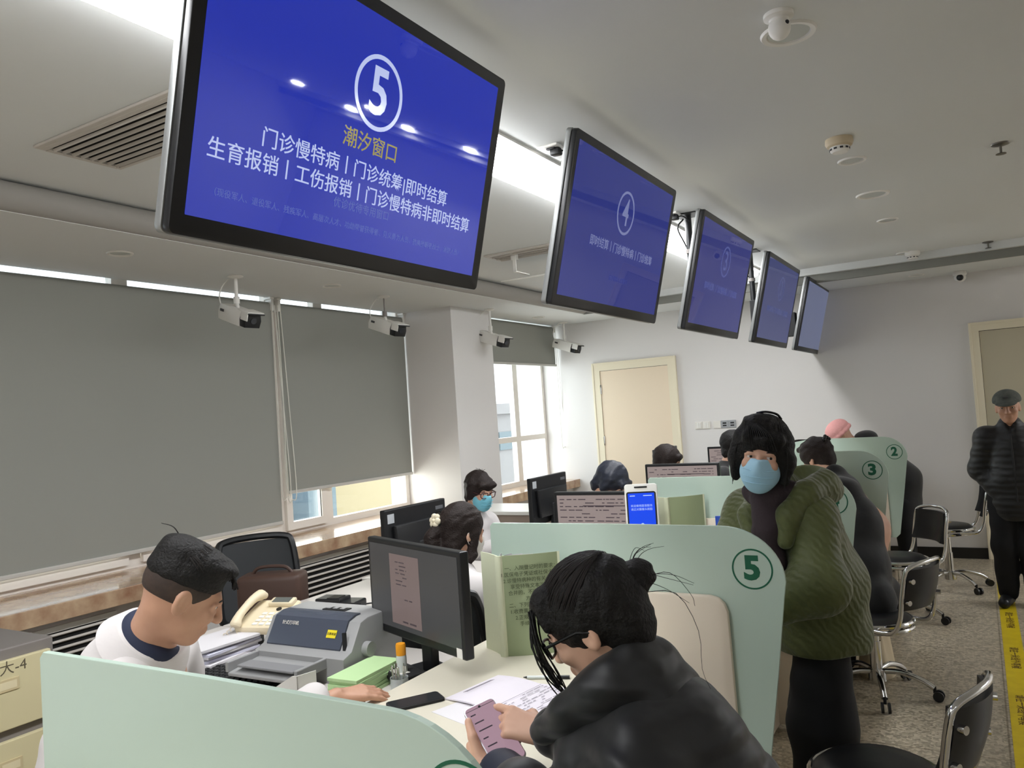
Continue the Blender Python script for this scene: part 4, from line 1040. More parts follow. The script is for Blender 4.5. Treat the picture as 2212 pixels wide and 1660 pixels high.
def head(b, M, s=1.0, neck=None, face=True):
    """skull, jaw, nose, lips, brow, ears; M maps head space (X right, Y forward, Z up)"""
    P = lambda x, y, z: M @ Vector((x*s, y*s, z*s)); R = M.to_3x3().normalized()
    b.ell(P(0, -.014, .030), (.074*s, .092*s, .088*s), R, .02)
    b.ell(P(0, .030, -.040), (.060*s, .060*s, .072*s), R, .03)
    b.ell(P(0, .062, -.088), (.028*s, .024*s, .022*s), R, .03)
    if face:
        b.cap(P(-.034, .076, .026), P(.034, .076, .026), .010*s, None, .02)
        b.cap(P(0, .088, .014), P(0, .108, -.026), .008*s, .013*s, .012)
        for q in (-1, 1):
            b.ell(P(.012*q, .098, -.028), (.008*s, .010*s, .008*s), R, .008)
            b.ell(P(.032*q, .085, .008), (.015*s, .010*s, .011*s), R, .01, True)
            b.ell(P(.038*q, .070, -.022), (.022*s, .018*s, .018*s), R, .02)
        for q in (-1, 1):
            b.cap(P(.017*q, .083, .0165), P(.033*q, .0845, .0185), .0065*s, None, .006); b.cap(P(.033*q, .0845, .0185), P(.050*q, .074, .0125), .0065*s, .005*s, .006)
            b.cap(P(.018*q, .082, -.002), P(.034*q, .082, -.0045), .0058*s, None, .006); b.cap(P(.034*q, .082, -.0045), P(.049*q, .073, .003), .0058*s, .005*s, .006)
        b.cap(P(-.018, .088, -.054), P(.018, .088, -.054), .0065*s, None, .008)
        b.cap(P(-.015, .087, -.064), P(.015, .087, -.064), .0075*s, None, .008)
    for q in (-1, 1):
        b.ell(P(.074*q, -.006, -.008), (.009*s, .020*s, .032*s), R @ Matrix.Rotation(.25*q, 3, 'Z'), .008)
        b.ell(P(.082*q, .0, -.004), (.006*s, .011*s, .020*s), R, .006, True)
    if neck is not None:
        b.cap(P(0, -.028, -.050), neck, .050*s, .058*s, .03)
def eyes(M, parent, off, s=1.0, look=(0, 0)):
    P = lambda x, y, z: M @ Vector((x*s, y*s, z*s))-off
    for q in (-1, 1):
        e = MB(); e.ell(P(.033*q, .0722, .0072), .0125*s).build('eyeball', mat('eye_white', (214, 206, 200), .25), parent)
        MB().ell(P(.033*q+.003*look[0], .0802, .0072+.002*look[1]), (.0056*s,)*3).build('iris', mat('eye_dark', (28, 20, 16), .15), parent)
        MB().tube([P(.016*q, .0845, .0235), P(.031*q, .089, .0275), (P(.050*q, .080, .0235))], [.0022*s, .003*s, .0014*s]).build('eyebrow', mat('brow_dark', (40, 32, 28), .8), parent)
def hand(b, M, side=1, curl=(.3, .35, .4, .45), spread=.06, s=1.0, thumb=.3, k=.005):
    """M: origin at the wrist, Y to the fingertips, X to the thumb (side=1), Z = back of the hand"""
    P = lambda p: M @ Vector((p[0]*side*s, p[1]*s, p[2]*s))
    xs = (.027, .009, -.009, -.026); ky = (.086, .090, .086, .077); ln = ((.041, .025, .020), (.045, .029, .021), (.042, .027, .021), (.033, .020, .018))
    b.ell(P((0, .03, -.002)), (.030*s, .042*s, .013*s), M.to_3x3().normalized(), .015)
    for i in range(4):
        b.cap(P((xs[i]*.55, .012, 0)), P((xs[i], ky[i], .001)), .0135*s, .0105*s, .010)
        p = Vector((xs[i], ky[i], .001)); a = .0; yaw = spread*(1.5-i)
        for j in range(3):
            a += curl[i]*(1.0, 1.1, .7)[j]
            d = Vector((math.sin(yaw)*math.cos(a), math.cos(yaw)*math.cos(a), -math.sin(a))); q = p+d*ln[i][j]
            b.cap(P(p), P(q), (.0092, .0084, .0076)[j]*s, (.0084, .0076, .0068)[j]*s, k); p = q
    t0 = Vector((.016, .016, -.006)); t1 = Vector((.040, .046, -.012-.01*thumb)); t2 = Vector((.052-.02*thumb, .074, -.018-.03*thumb)); t3 = Vector((.054-.045*thumb, .098, -.022-.05*thumb))
    b.cap(P(t0), P(t1), .0155*s, .0120*s, .010); b.cap(P(t1), P(t2), .0112*s, .0098*s, k); b.cap(P(t2), P(t3), .0098*s, .0080*s, k)
def hair_strands(name, lines, m, parent, off, r=.0011):
    mb = MB()
    for ln in lines: 
        pts = bez([Vector(p)-off for p in ln], 14); n = len(pts)
        mb.tube(pts, [r*(1-.6*i/n) for i in range(n)], n=4)
    return mb.build(name, m, parent)
def hair_flow(name, M, off, parent, m, c, r, starts, ends, n, rad=.0018, seed=1, t1=1.0, lift=1.012):
    """locks combed over the head from the start directions towards the end directions"""
    rd = random.Random(seed); mb = MB(); c = Vector(c); r = Vector(r)
    for i in range(n):
        a = Vector(starts(i/max(1, n-1), rd)).normalized(); b_ = Vector(ends(i/max(1, n-1), rd)).normalized(); L = t1*rd.uniform(.8, 1.0); pts = []
        for k in range(9):
            t = k/8*L; q = a.slerp(b_, t) if a.angle(b_) < 3.1 else a
            j = lift+.012*math.sin(t*3+i)*rd.uniform(.3, 1)*.3
            pts.append(M @ Vector((c.x+q.x*r.x*j, c.y+q.y*r.y*j, c.z+q.z*r.z*j))-off)
        mb.tube(pts, [rad*(1-.75*abs(2*k/8-1)**2) for k in range(9)], n=5)
    return mb.build(name, m, parent)
m_lock = mat('hair_locks', (34, 30, 29), .5, spec=.4)
def person(label, loc):
    return thing('person', label, 'person', loc)
m_skin = mat('skin', (212, 170, 146), .5, noise=(18, .3), c2=(200, 154, 130))
m_skin2 = mat('skin_tan', (196, 152, 126), .5, noise=(18, .3), c2=(180, 134, 110))
m_hair = mat('black_hair', (21, 19, 18), .6, spec=.3, bump=(140, .5)); m_hairb = mat('dark_brown_hair', (36, 27, 24), .6, spec=.3, bump=(140, .5))
m_wcoat = mat('white_coat', (208, 203, 202), .8, bump=(9, .25)); m_mask = mat('mask_blue', (166, 206, 228), .8); m_maskc = mat('mask_cyan', (120, 190, 208), .8)
m_navy = mat('navy_shirt', (34, 40, 62), .8)
# ================================================================ THE PEOPLE
def coat_mat(): pass
m_puff = quilt('black_puffer', (13, 13, 15), .5, 7, .22, 'Z', .02, .2, 2.5)
m_olive = quilt('olive_quilt', (84, 90, 48), .6, 16, .28, 'DIAGONAL', .010, .2, 5.0)
m_blackc = mat('black_coat', (18, 18, 20), .75, sheen=.2, bump=(14, .3))
m_trou = mat('black_trousers', (11, 12, 15), .8, bump=(12, .2))
m_scarf = mat('dark_scarf', (58, 48, 52), .95, bump=(60, .4))
m_specs = mat('glasses_black', (14, 14, 15), .25)
def V3(*a): return Vector(a)
def _sq(v): return math.copysign(abs(v)**.6, v)
def glasses(M, off, parent, mm, s=1.0, name='glasses'):
    P = lambda x, y, z: M @ Vector((x*s, y*s, z*s))-off
    g = MB()
    for q in (-1, 1):
        g.tube([P(q*.035+.026*_sq(math.cos(a*PI/12)), .104-.010*abs(math.cos(a*PI/12))*(1 if math.cos(a*PI/12)*q > 0 else 0), .005+.018*_sq(math.sin(a*PI/12))) for a in range(24)], .0030, n=6, closed=True)
        g.tube([P(q*.061, .096, .014), P(q*.074, .085, .014), P(q*.081, .01, .011), P(q*.079, -.02, -.004)], .0032, n=6)
    g.tube([P(-.010, .108, .010), P(0, .111, .013), P(.010, .108, .010)], .002, n=6)
    return g.build(name, mm, parent)
def mask(M, off, parent, mm, s=1.0):
    R = M.to_3x3().normalized(); P = lambda x, y, z: M @ Vector((x*s, y*s, z*s))
    b = Body(off); b.ell(P(0, .040, -.048), (.068*s, .066*s, .068*s), R, .01); b.ell(P(0, .094, -.020), (.014*s, .024*s, .034*s), R, .045); b.ell(P(0, .070, -.088), (.034*s, .028*s, .028*s), R, .03)
    b.box(P(0, .05, .064), (.12*s, .12*s, .06*s), R, .002, .004, sub=True); b.box(P(0, -.075, -.04), (.12*s, .09*s, .12*s), R, .002, .004, sub=True)
    o = b.mesh('face_mask', mm, parent, .0035)
    t = MB()
    for q in (-1, 1): t.tube([P(q*.060, .04, -.018)-off, P(q*.078, .004, .012)-off, P(q*.083, -.022, 0)-off, P(q*.078, -.012, -.036)-off, P(q*.056, .035, -.075)-off], .0013, n=5)
    t.build('mask_loops', m_white, parent)
    pl = MB()
    for k in range(3): pl.tube([P(x, .050+.068*math.sqrt(max(.02, 1-(x/.069)**2-((-.035-.022*k+.050)/.068)**2)), -.035-.022*k)-off for x in (-.05, -.03, -.01, .01, .03, .05)], .0018, n=5)
    pl.build('mask_pleats', mm, parent)
def hair_cap(M, off, parent, mm, r=(.086, .106, .100), c=(0, -.020, .036), cut=((0, .115, -.045), (.072, .075, .10)), extra=None, vox=.005, s=1.0, noise=(.0016, 160, 3), name='hair'):
    P = lambda x, y, z: M @ Vector((x*s, y*s, z*s)); R = M.to_3x3().normalized()
    b = Body(off); b.ell(P(*c), tuple(q*s for q in r), R, .02)
    if extra: extra(b, P, R)
    if cut: b.ell(P(*cut[0]), tuple(q*s for q in cut[1]), R, .012, True)
    return b.mesh(name, mm, parent, vox, noise)

# ---- man in the white coat, bowed over his desk -------------------------------------------
o = V3(-1.98, 1.28, 0); p = person('man with short black hair in a white coat bowing his head behind the nearest glass', o)
H = V3(-1.785, 1.315, 1.222); M = frame(H, (.42, .74, -.52), roll=.12)
nb = V3(-1.925, 1.285, 1.065); RS, LS = V3(-1.80, 1.11, 1.00), V3(-2.05, 1.46, 1.00); HP = V3(-1.99, 1.21, .55)
WR, TP = V3(-1.640, 1.690, .850), V3(-1.557, 1.861, .835)
b = Body(o); head(b, M, 1.02, nb)
b.chain([HP, V3(-1.99, 1.25, .80), V3(-1.95, 1.28, 1.0)], [.13, .14, .12], .06); b.cap(RS, LS, .055, None, .06); b.cap(nb, V3(-1.93, 1.28, 1.0), .058, .09, .06)
EB = V3(-1.72, 1.26, .79); b.chain([RS, EB, WR], [.05, .042, .027], .03)
b.chain([LS, V3(-2.04, 1.50, .74), V3(-1.93, 1.56, .66)], [.05, .042, .028], .03)
HM = frame(WR, TP-WR, (0, 0, 1), .25); HM.translation = WR
hand(b, HM, -1, (.30, .26, .22, .18), .05, 1.02, .5)
HL = frame(V3(-1.93, 1.56, .66), V3(.8, .1, -.15)); hand(b, HL, 1, (.4, .4, .4, .4), .03)
b.mesh('body', m_skin2, p, .0042)
c = Body(o); c.chain([HP+V3(0, 0, -.02), V3(-2.0, 1.25, .80), V3(-1.97, 1.28, .985)], [.16, .165, .135], .07)
c.cap(RS+V3(-.02, 0, 0), LS+V3(-.02, 0, 0), .078, None, .06); c.cap(V3(-1.965, 1.28, 1.02), V3(-1.905, 1.29, 1.075), .105, .095, .05)
c.chain([RS, EB, WR+V3(-.03, -.06, .003)], [.078, .065, .050], .04); c.chain([LS, V3(-2.04, 1.50, .74), V3(-1.95, 1.55, .67)], [.078, .065, .05], .04)
ax_ = (H-nb).normalized(); c.cap(nb+ax_*.165, nb+ax_*.24, .118, .14, .01); c.e[-1] = c.e[-1][:7]+(True,)
c.mesh('white_coat', m_wcoat, p, .006, (.004, 34, 4))
# collars: a dark shirt band, then the turned-down white collar round it
ax_ = (H-nb).normalized(); fw = V3(.62, .62, 0); fw = (fw-ax_*fw.dot(ax_)).normalized(); rt = fw.cross(ax_)
ring_p = lambda a, r, h: nb+ax_*(h+.045)+fw*(r*math.sin(a)*1.05+.004)+rt*(r*math.cos(a))
k = Body(o); A_ = [PI*.5+.30+(2*PI-.60)*i/20 for i in range(21)]
k.chain([ring_p(a, .064, .034-.016*max(0, math.sin(a))) for a in A_], [.0085]*21, .012); k.chain([ring_p(a, .067, .016-.022*max(0, math.sin(a))) for a in A_], [.011]*21, .03)
k.chain([ring_p(A_[0], .07, .0), ring_p(A_[0], .085, -.07)], [.016, .02], .02); k.chain([ring_p(A_[-1], .07, .0), ring_p(A_[-1], .085, -.07)], [.016, .02], .02)
k.mesh('shirt_collar', m_navy, p, .0045)
def cf(u, v):
    a = PI*.5+.40+(2*PI-.80)*u; f_ = max(0, math.sin(a))
    q = ((.072, .006-.03*f_), (.080, .030-.034*f_), (.096, .026-.038*f_), (.124, -.026-.060*f_))
    t_ = min(2.999, v*3); i_ = int(t_); t_ -= i_
    return ring_p(a, q[i_][0]*(1-t_)+q[i_+1][0]*t_, q[i_][1]*(1-t_)+q[i_+1][1]*t_)-o
MB().grid(cf, 44, 12, .005).build('coat_collar', m_wcoat, p)
def ex(b, P, R):
    b.ell(P(0, .045, .098), (.064, .055, .024), R, .03)
    b.ell(P(-.01, -.06, .10), (.06, .05, .03), R, .03)
    b.box(P(0, -.06, -.050), (.14, .15, .060), R, .01, .03, sub=True)
hair_cap(M, o, p, m_hair, (.081, .101, .094), (0, -.018, .040), ((0, .125, -.035), (.085, .085, .085)), ex, .0045, noise=(.0008, 160, 3))
b = Body(o); P = lambda x, y, z: M @ Vector((x, y, z)); R = M.to_3x3().normalized()
b.ell(P(0, -.016, .026), (.0775, .0955, .090), R, .02); b.box(P(0, 0, -.115), (.15, .2, .085), R, .01, .01, sub=True); b.ell(P(0, .12, -.03), (.09, .095, .09), R, .01, True)
b.mesh('shaved_sides', mat('shaved_hair', (46, 36, 31), .7, noise=(60, .25), c2=(66, 51, 43)), p, .0045)
hair_flow('hair_locks', M, o, p, m_lock, (0, -.018, .040), (.081, .101, .094), lambda t, rd: (rd.uniform(-.35, .35), -.75+rd.uniform(-.2, .2), .75), lambda t, rd: (-.95+1.9*t, .72-.5*abs(2*t-1)**2, .62-.30*abs(2*t-1)), 70, .0022, 4, 1.0)
hair_strands('fringe', [[P(-.05+.0075*i, .060, .108), P(-.052+.008*i, .088, .088), P(-.05+.0082*i, .104+.006*math.sin(i*2.3), .066+.004*math.sin(i*1.7))] for i in range(14)], m_hair, p, o, .0045)
hair_strands('loose_hair', [[P(-.02, -.07, .120), P(-.03, -.10, .136), P(-.035, -.13, .132)]], m_hair, p, o, .0018)
eyes(M, p, o, 1.02)
lg = Body(o); lg.chain([HP+V3(.05, -.08, 0), V3(-1.85, 1.35, .56), V3(-1.80, 1.42, .08)], [.10, .075, .05], .04); lg.chain([HP+V3(-.03, .10, 0), V3(-1.98, 1.62, .56), V3(-1.95, 1.68, .08)], [.10, .075, .05], .04); lg.cap(V3(-1.80, 1.42, .045), V3(-1.70, 1.52, .04), .045); lg.cap(V3(-1.95, 1.68, .045), V3(-1.85, 1.78, .04), .045)
lg.mesh('trousers', m_trou, p, .012)
office_chair(-2.0, 1.20, .55, 'black staff chair under the man bowing in the white coat', False, .48, .66)

# ---- woman in the black puffer jacket with the phone ----------------------------------------
o = V3(-.42, 1.5, 0); p = person('seated woman in a black puffer jacket, hair in a bun, looking at her phone', o)
H = V3(-.700, 1.462, 1.192); M = frame(H, (-.86, -.10, -.50), roll=-.06); P = lambda x, y, z: M @ Vector((x, y, z)); R = M.to_3x3().normalized()
nb = V3(-.640, 1.488, 1.080); LS, RS = V3(-.575, 1.350, .95), V3(-.600, 1.650, .94); HP = V3(-.45, 1.52, .52)
LE, RE = V3(-.655, 1.245, .84), V3(-.70, 1.69, .86); LW, RW = V3(-.880, 1.372, .885), V3(-.838, 1.462, .952)
b = Body(o); head(b, M, 1.0, nb)
b.chain([HP, V3(-.50, 1.5, .78), V3(-.58, 1.49, .94)], [.13, .12, .10], .06); b.cap(LS, RS, .05, None, .06); b.cap(nb, V3(-.56, 1.49, .96), .05, .08, .05)
b.chain([LS, LE, LW], [.045, .038, .024], .03); b.chain([RS, RE, RW], [.045, .038, .024], .03)
# phone frame: long axis up-left in view
PA, PB = V3(-1.005, 1.470, .985), V3(-.888, 1.412, .900)     # top and bottom ends
PCN = (PA+PB)/2; pl = (PA-PB).normalized(); pn = V3(.45, -.50, .74); pn = (pn-pl*pn.dot(pl)).normalized(); pr_ = pl.cross(pn)
PM = Matrix((pr_, pl, pn)).transposed().to_4x4(); PM.translation = PCN
# left hand under the phone, thumb along its near edge
def grip(b, side):
    e = .036*side
    for k, y in enumerate((.030, .006, -.018, -.040)):      # fingers wrap from behind to the far edge
        b.cap(PM @ V3(e*1.45, y-.02, -.020), PM @ V3(e*.2, y, -.019), .0100, .0090, .004)
        b.cap(PM @ V3(e*.2, y, -.019), PM @ V3(-e*.95, y+.004, -.016), .0090, .0082, .003)
        b.cap(PM @ V3(-e*.95, y+.004, -.016), PM @ V3(-e*1.22, y+.006, .002), .0080, .0070, .003)
LH = PM @ V3(-.046, -.045, -.022)
grip(b, -1)
b.ell(PM @ V3(-.048, -.030, -.018), (.020, .042, .018), PM.to_3x3(), .012); b.cap(LW, PM @ V3(-.046, -.062, -.02), .025, .024, .02)
b.cap(PM @ V3(-.050, -.030, -.010), PM @ V3(-.047, .010, .008), .0135, .0110, .006); b.cap(PM @ V3(-.047, .010, .008), PM @ V3(-.040, .045, .012), .0105, .0085, .004)
# right hand tapping from the far side
t = PM @ V3(.004, -.012, .014)
RH = frame(RW, (PM @ V3(.03, .0, .022))-RW, (.1, -.25, 1), -.5); hand(b, RH, 1, (.32, .75, .85, .9), .05, .95, .75)
b.mesh('body', m_skin, p, .0042)
j = Body(o)
j.chain([HP+V3(0, 0, -.08), V3(-.475, 1.52, .66), V3(-.52, 1.50, .82), V3(-.590, 1.49, .955)], [.19, .185, .165, .13], .06, (3, .010))
j.cap(LS, RS, .088, None, .06); j.cap(V3(-.545, 1.48, .97), V3(-.70, 1.455, .955), .120, .095, .06); j.cap(LS+V3(-.02, .04, .03), V3(-.70, 1.36, .955), .085, .05, .05)
j.chain([LS, LE, LW+V3(.015, -.008, -.004)], [.092, .084, .060], .035, (4, .010)); j.chain([RS, RE, RW+V3(.022, .010, 0)], [.092, .082, .056], .035, (4, .010))
j.mesh('puffer_jacket', m_puff, p, .0065, (.0035, 30, 6))
k = Body(o)   # tall padded collar, open at the front, running down as lapels
k.chain([V3(-.800, 1.395, .985), V3(-.735, 1.382, 1.030), V3(-.675, 1.388, 1.072), V3(-.640, 1.405, 1.095), V3(-.612, 1.445, 1.108), V3(-.605, 1.50, 1.105), V3(-.625, 1.56, 1.08), V3(-.68, 1.590, 1.04), V3(-.77, 1.56, .98)], [.028, .036, .044, .050, .052, .052, .048, .042, .030], .03)
k.ell(V3(-.560, 1.49, 1.050), (.055, .105, .055), None, .05); k.ell(V3(-.612, 1.445, 1.150), (.026, .040, .030), None, .03)
k.mesh('padded_collar', m_puff, p, .0055, (.002, 40, 2))
q = Body(o); q.cap(LW+V3(.035, -.022, -.006), LW+V3(-.012, .006, .004), .060, .052, .01); q.cap(LW, PM @ V3(-.046, -.05, -.02), .036, .034, .004); q.e[-1] = q.e[-1][:7]+(True,)
q.mesh('sleeve_lining', mat('navy_lining', (20, 26, 46), .6), p, .005)
def ex(b, P, R):
    b.ell(P(0, -.062, -.03), (.066, .052, .066), R, .03)
    for sx in (-1, 1):
        b.chain([P(.046*sx, .055, .088), P(.064*sx, .066, .045)], [.022, .010], .02)
    b.ell(P(.0, .064, .090), (.056, .034, .028), R, .02)
hair_cap(M, o, p, m_hair, (.088, .108, .100), (0, -.018, .036), ((0, .135, -.055), (.066, .075, .098)), ex, .0042)
hair_flow('hair_locks', M, o, p, m_lock, (0, -.018, .036), (.088, .108, .100), lambda t, rd: (-1+2*t, .9*math.sin(PI*t)+.1, .10+.75*math.sin(PI*t)*rd.uniform(.6, 1)-(.25 if rd.random() < .4 else 0)), lambda t, rd: (rd.uniform(-.1, .1), -.68, .70), 110, .0016, 6)
b = Body(o); bc = V3(-.632, 1.498, 1.268)
b.ell(bc, (.040, .042, .040), None, .01); b.ell(bc+V3(.014, .008, .012), (.034, .034, .034), None, .012); b.ell(bc+V3(-.014, -.006, .012), (.026, .026, .026), None, .012); b.cap(bc, P(0, -.07, .07), .026, .034, .02)
b.mesh('hair_bun', m_hair, p, .004, (.002, 150, 5))
MB().tube([bc-o+V3(-.012, -.032, -.012)+V3(.004*math.cos(a), .026*math.sin(a), .026*math.cos(a)) for a in [k*PI/8 for k in range(17)]], .0035, n=6).build('hair_tie', mat('tie_gold', (150, 120, 60), .4, metal=.6), p)
st = []
rd = random.Random(3)
for i in range(16):
    a = rd.uniform(-.6, .6); x = -.062+rd.uniform(-.012, .012)
    st.append([P(x*.8, .078+rd.uniform(-.01, .01), .090), P(x*1.12, .100+rd.uniform(-.008, .012), .03), P(x*1.1, .108+rd.uniform(-.01, .012), -.04), P(x*.9, .104+rd.uniform(-.02, .015), -.105-rd.uniform(0, .03))])
for i in range(5):
    x = .05+rd.uniform(-.015, .015); st.append([P(x*.8, .08, .09), P(x*1.1, .105, .03), P(x*1.05, .112, -.04), P(x*.9, .11, -.12)])
hair_strands('face_strands', st, m_hair, p, o, .0022)
st = []
for i in range(12):
    a = rd.uniform(0, 2*PI); d = V3(.6*math.cos(a)+.3, .3*math.sin(a), .8*math.sin(a)+.2); st.append([bc+d*.02, bc+d*.05, bc+d*rd.uniform(.07, .10)+V3(.012, 0, -.012), bc+d*rd.uniform(.09, .12)+V3(.03, 0, -.035)])
st.append([bc+V3(.02, 0, -.02), bc+V3(.09, .01, -.02), bc+V3(.13, .01, -.09), bc+V3(.135, 0, -.16), bc+V3(.15, 0, -.20)])
st.append([bc+V3(.03, 0, .01), bc+V3(.08, .01, .02), bc+V3(.12, .01, -.02), bc+V3(.13, 0, -.04)])
hair_strands('stray_hair', st, m_hair, p, o, .0009)
glasses(M, o, p, m_specs, 1.0); eyes(M, p, o)
lg = Body(o); lg.chain([HP+V3(0, -.09, -.02), V3(-.62, 1.40, .50), V3(-.66, 1.40, .08)], [.10, .08, .05], .04); lg.chain([HP+V3(0, .09, -.02), V3(-.62, 1.60, .50), V3(-.66, 1.62, .08)], [.10, .08, .05], .04)
for yy in (1.40, 1.62): lg.cap(V3(-.66, yy, .045), V3(-.76, yy, .04), .045, .04)
lg.mesh('trousers', m_trou, p, .012)
stool(-.34, 1.52, -.1, 'black swivel chair under the woman in the black puffer jacket', .42)
# her phone
t = thing('mobile_phone', 'pinkish lit mobile phone held by the woman in the black puffer jacket', 'phone', PM.translation, PM.to_euler())
MB().prism(rrect(.074, .158, .011), .008, Matrix.Translation((0, 0, -.004)), bev=.002).build('phone_body', mat('silver_phone', (188, 184, 190), .25, metal=.5), t)
MB().prism(rrect(.069, .152, .009), .0008, Matrix.Translation((0, 0, .0041))).build('screen', mat('phone_screen', (60, 46, 54), .15, emit=(158, 130, 142), es=1.0), t, smooth=False)
g = MB()
for k_ in range(6): g.box((-.028, .055-k_*.02, .0049), (-.028+.012+.02*((k_*7) % 3)/2, .058-k_*.02, .0052))
g.build('screen_text', mat('phone_text', (60, 50, 60), .4), t, smooth=False)
MB().box((-.034, .068, .0049), (.034, .069, .0051)).cyl((0, .070, .0048), (0, .070, .0052), .003).build('camera_dot', m_black, t, smooth=False)

# ---- woman in the olive coat ----------------------------------------------------------------
o = V3(-.58, 3.12, 0); p = person('standing woman in an olive quilted coat and blue face mask, turning to look back', o)
H = V3(-.662, 2.822, 1.418); M = frame(H, (.10, -.985, -.05), roll=-.16); P = lambda x, y, z: M @ Vector((x, y, z)); R = M.to_3x3().normalized()
nb = V3(-.645, 2.93, 1.285); LS, RS = V3(-.535, 2.90, 1.19), V3(-.80, 3.10, 1.18); HP = V3(-.565, 3.12, .80)
LE, LW = V3(-.50, 2.79, .985), V3(-.735, 2.76, .875); RE, RW = V3(-.88, 2.98, .98), V3(-1.00, 2.84, .87)
b = Body(o); head(b, M, 1.0, nb)
b.chain([HP, V3(-.60, 3.06, 1.0), V3(-.655, 2.99, 1.18)], [.14, .12, .11], .06); b.cap(LS, RS, .05, None, .06); b.cap(nb, V3(-.655, 2.97, 1.2), .052, .09, .05)
b.chain([LS, LE, LW], [.045, .038, .026], .03); b.chain([RS, RE, RW], [.045, .038, .026], .03)
hand(b, frame(LW, (-.9, -.1, -.15)), 1, (.3, .3, .3, .3)); hand(b, frame(RW, (-.7, -.5, -.15)), -1, (.3, .3, .3, .3))
for dx, dy in ((.0, -.07), (-.03, .09)): b.chain([HP+V3(dx, dy, 0), V3(-.58+dx, 3.13+dy, .42), V3(-.60+dx, 3.16+dy, .06)], [.085, .06, .04], .05)
b.mesh('body', m_skin, p, .0055)
c = Body(o)
c.chain([V3(-.57, 3.12, .755), V3(-.575, 3.10, .93), V3(-.615, 3.04, 1.09), V3(-.655, 2.99, 1.18)], [.180, .170, .160, .130], .06)
c.cap(LS, RS, .082, None, .06); c.cap(V3(-.645, 2.95, 1.23), nb, .105, .085, .05)
c.chain([LS, LE, LW], [.092, .088, .060], .05, (4, .0025)); c.chain([RS, RE, RW], [.088, .08, .058], .05, (4, .0025))
c.box(V3(-.55, 3.1, .58), (.4, .4, .10), None, .005, .01, sub=True)
c.mesh('olive_coat', m_olive, p, .0065, (.005, 30, 9))
k = Body(o)
k.ell(V3(-.545, 3.05, 1.295), (.115, .125, .070), Matrix.Rotation(.35, 3, 'Y'), .04); k.chain([V3(-.50, 2.98, 1.30), V3(-.535, 2.865, 1.285), V3(-.585, 2.80, 1.215), V3(-.60, 2.785, 1.13)], [.055, .045, .036, .028], .03); k.chain([V3(-.60, 3.10, 1.30), V3(-.73, 3.02, 1.27), V3(-.745, 2.90, 1.20), V3(-.73, 2.86, 1.12)], [.05, .045, .036, .026], .03)
k.ell(V3(-.575, 3.02, 1.355), (.075, .085, .05), Matrix.Rotation(.4, 3, 'Y'), .03, True)
k.mesh('hood', m_olive, p, .0055, (.003, 40, 2))
s_ = Body(o); s_.chain([V3(-.585, 2.87, 1.29), V3(-.655, 2.845, 1.275), V3(-.72, 2.89, 1.28)], [.040, .048, .04], .03); s_.chain([V3(-.660, 2.835, 1.265), V3(-.662, 2.815, 1.17), V3(-.665, 2.81, 1.05), V3(-.67, 2.83, .95)], [.050, .050, .050, .045], .03)
s_.mesh('scarf', m_scarf, p, .0055, (.004, 60, 3))
mask(M, o, p, m_mask)
def ex(b, P, R):
    for sx in (-1, 1): b.chain([P(.066*sx, .015, .06), P(.082*sx, .022, -.01), P(.080*sx, .030, -.072)], [.034, .027, .018], .03)
    b.ell(P(0, -.055, -.045), (.075, .05, .075), R, .03)
    b.chain([P(-.058, .074, .070), P(-.01, .088, .068), P(.045, .080, .076)], [.020, .018, .020], .02)
    b.ell(P(.02, .03, .125), (.05, .05, .022), R, .03)
hair_cap(M, o, p, m_hair, (.094, .108, .108), (0, -.012, .040), ((0, .125, -.035), (.058, .065, .085)), ex, .0045)
hair_flow('hair_locks', M, o, p, m_lock, (0, -.012, .040), (.094, .108, .108), lambda t, rd: (rd.uniform(-.15, .15), -.15+rd.uniform(-.1, .1), 1), lambda t, rd: (math.sin(-2.6+5.2*t), math.cos(-2.6+5.2*t)*.8, -.35 if abs(2*t-1) > .3 else .30), 80, .0018, 9, 1.0)
rd = random.Random(8)
hair_strands('fringe', [[P(.02+.003*i, .075, .125), P(-.03+.007*i, .103, .09), P(-.055+.009*i, .102, .036+.002*(i % 3))] for i in range(13)]+[[P(q*.07, .05, .08), P(q*.088, .06, .0), P(q*(.08+.002*i), .058, -.07-.01*i)] for q in (-1, 1) for i in range(4)], m_hair, p, o, .0024)
MB().tube(bez([P(-.05, -.02, .135)-o, P(-.035, .0, .152)-o, P(.0, .015, .158)-o, P(.03, .01, .150)-o], 12), .004).build('hair_band', m_specs, p)
eyes(M, p, o, 1.0, (-1, 0))
lg = Body(o)
for dx, dy in ((.0, -.07), (-.03, .09)):
    lg.chain([HP+V3(dx*.5, dy*.6, -.07), V3(-.575+dx, 3.12+dy, .42), V3(-.60+dx, 3.15+dy, .08)], [.095, .118, .100], .03)
lg.mesh('trousers', m_trou, p, .009, (.003, 30, 4))
sh = Body(o)
for dx, dy in ((.0, -.07), (-.03, .09)): sh.cap(V3(-.58+dx, 3.15+dy, .045), V3(-.72+dx, 3.13+dy, .038), .048, .04)
sh.mesh('shoes', m_black, p, .008)

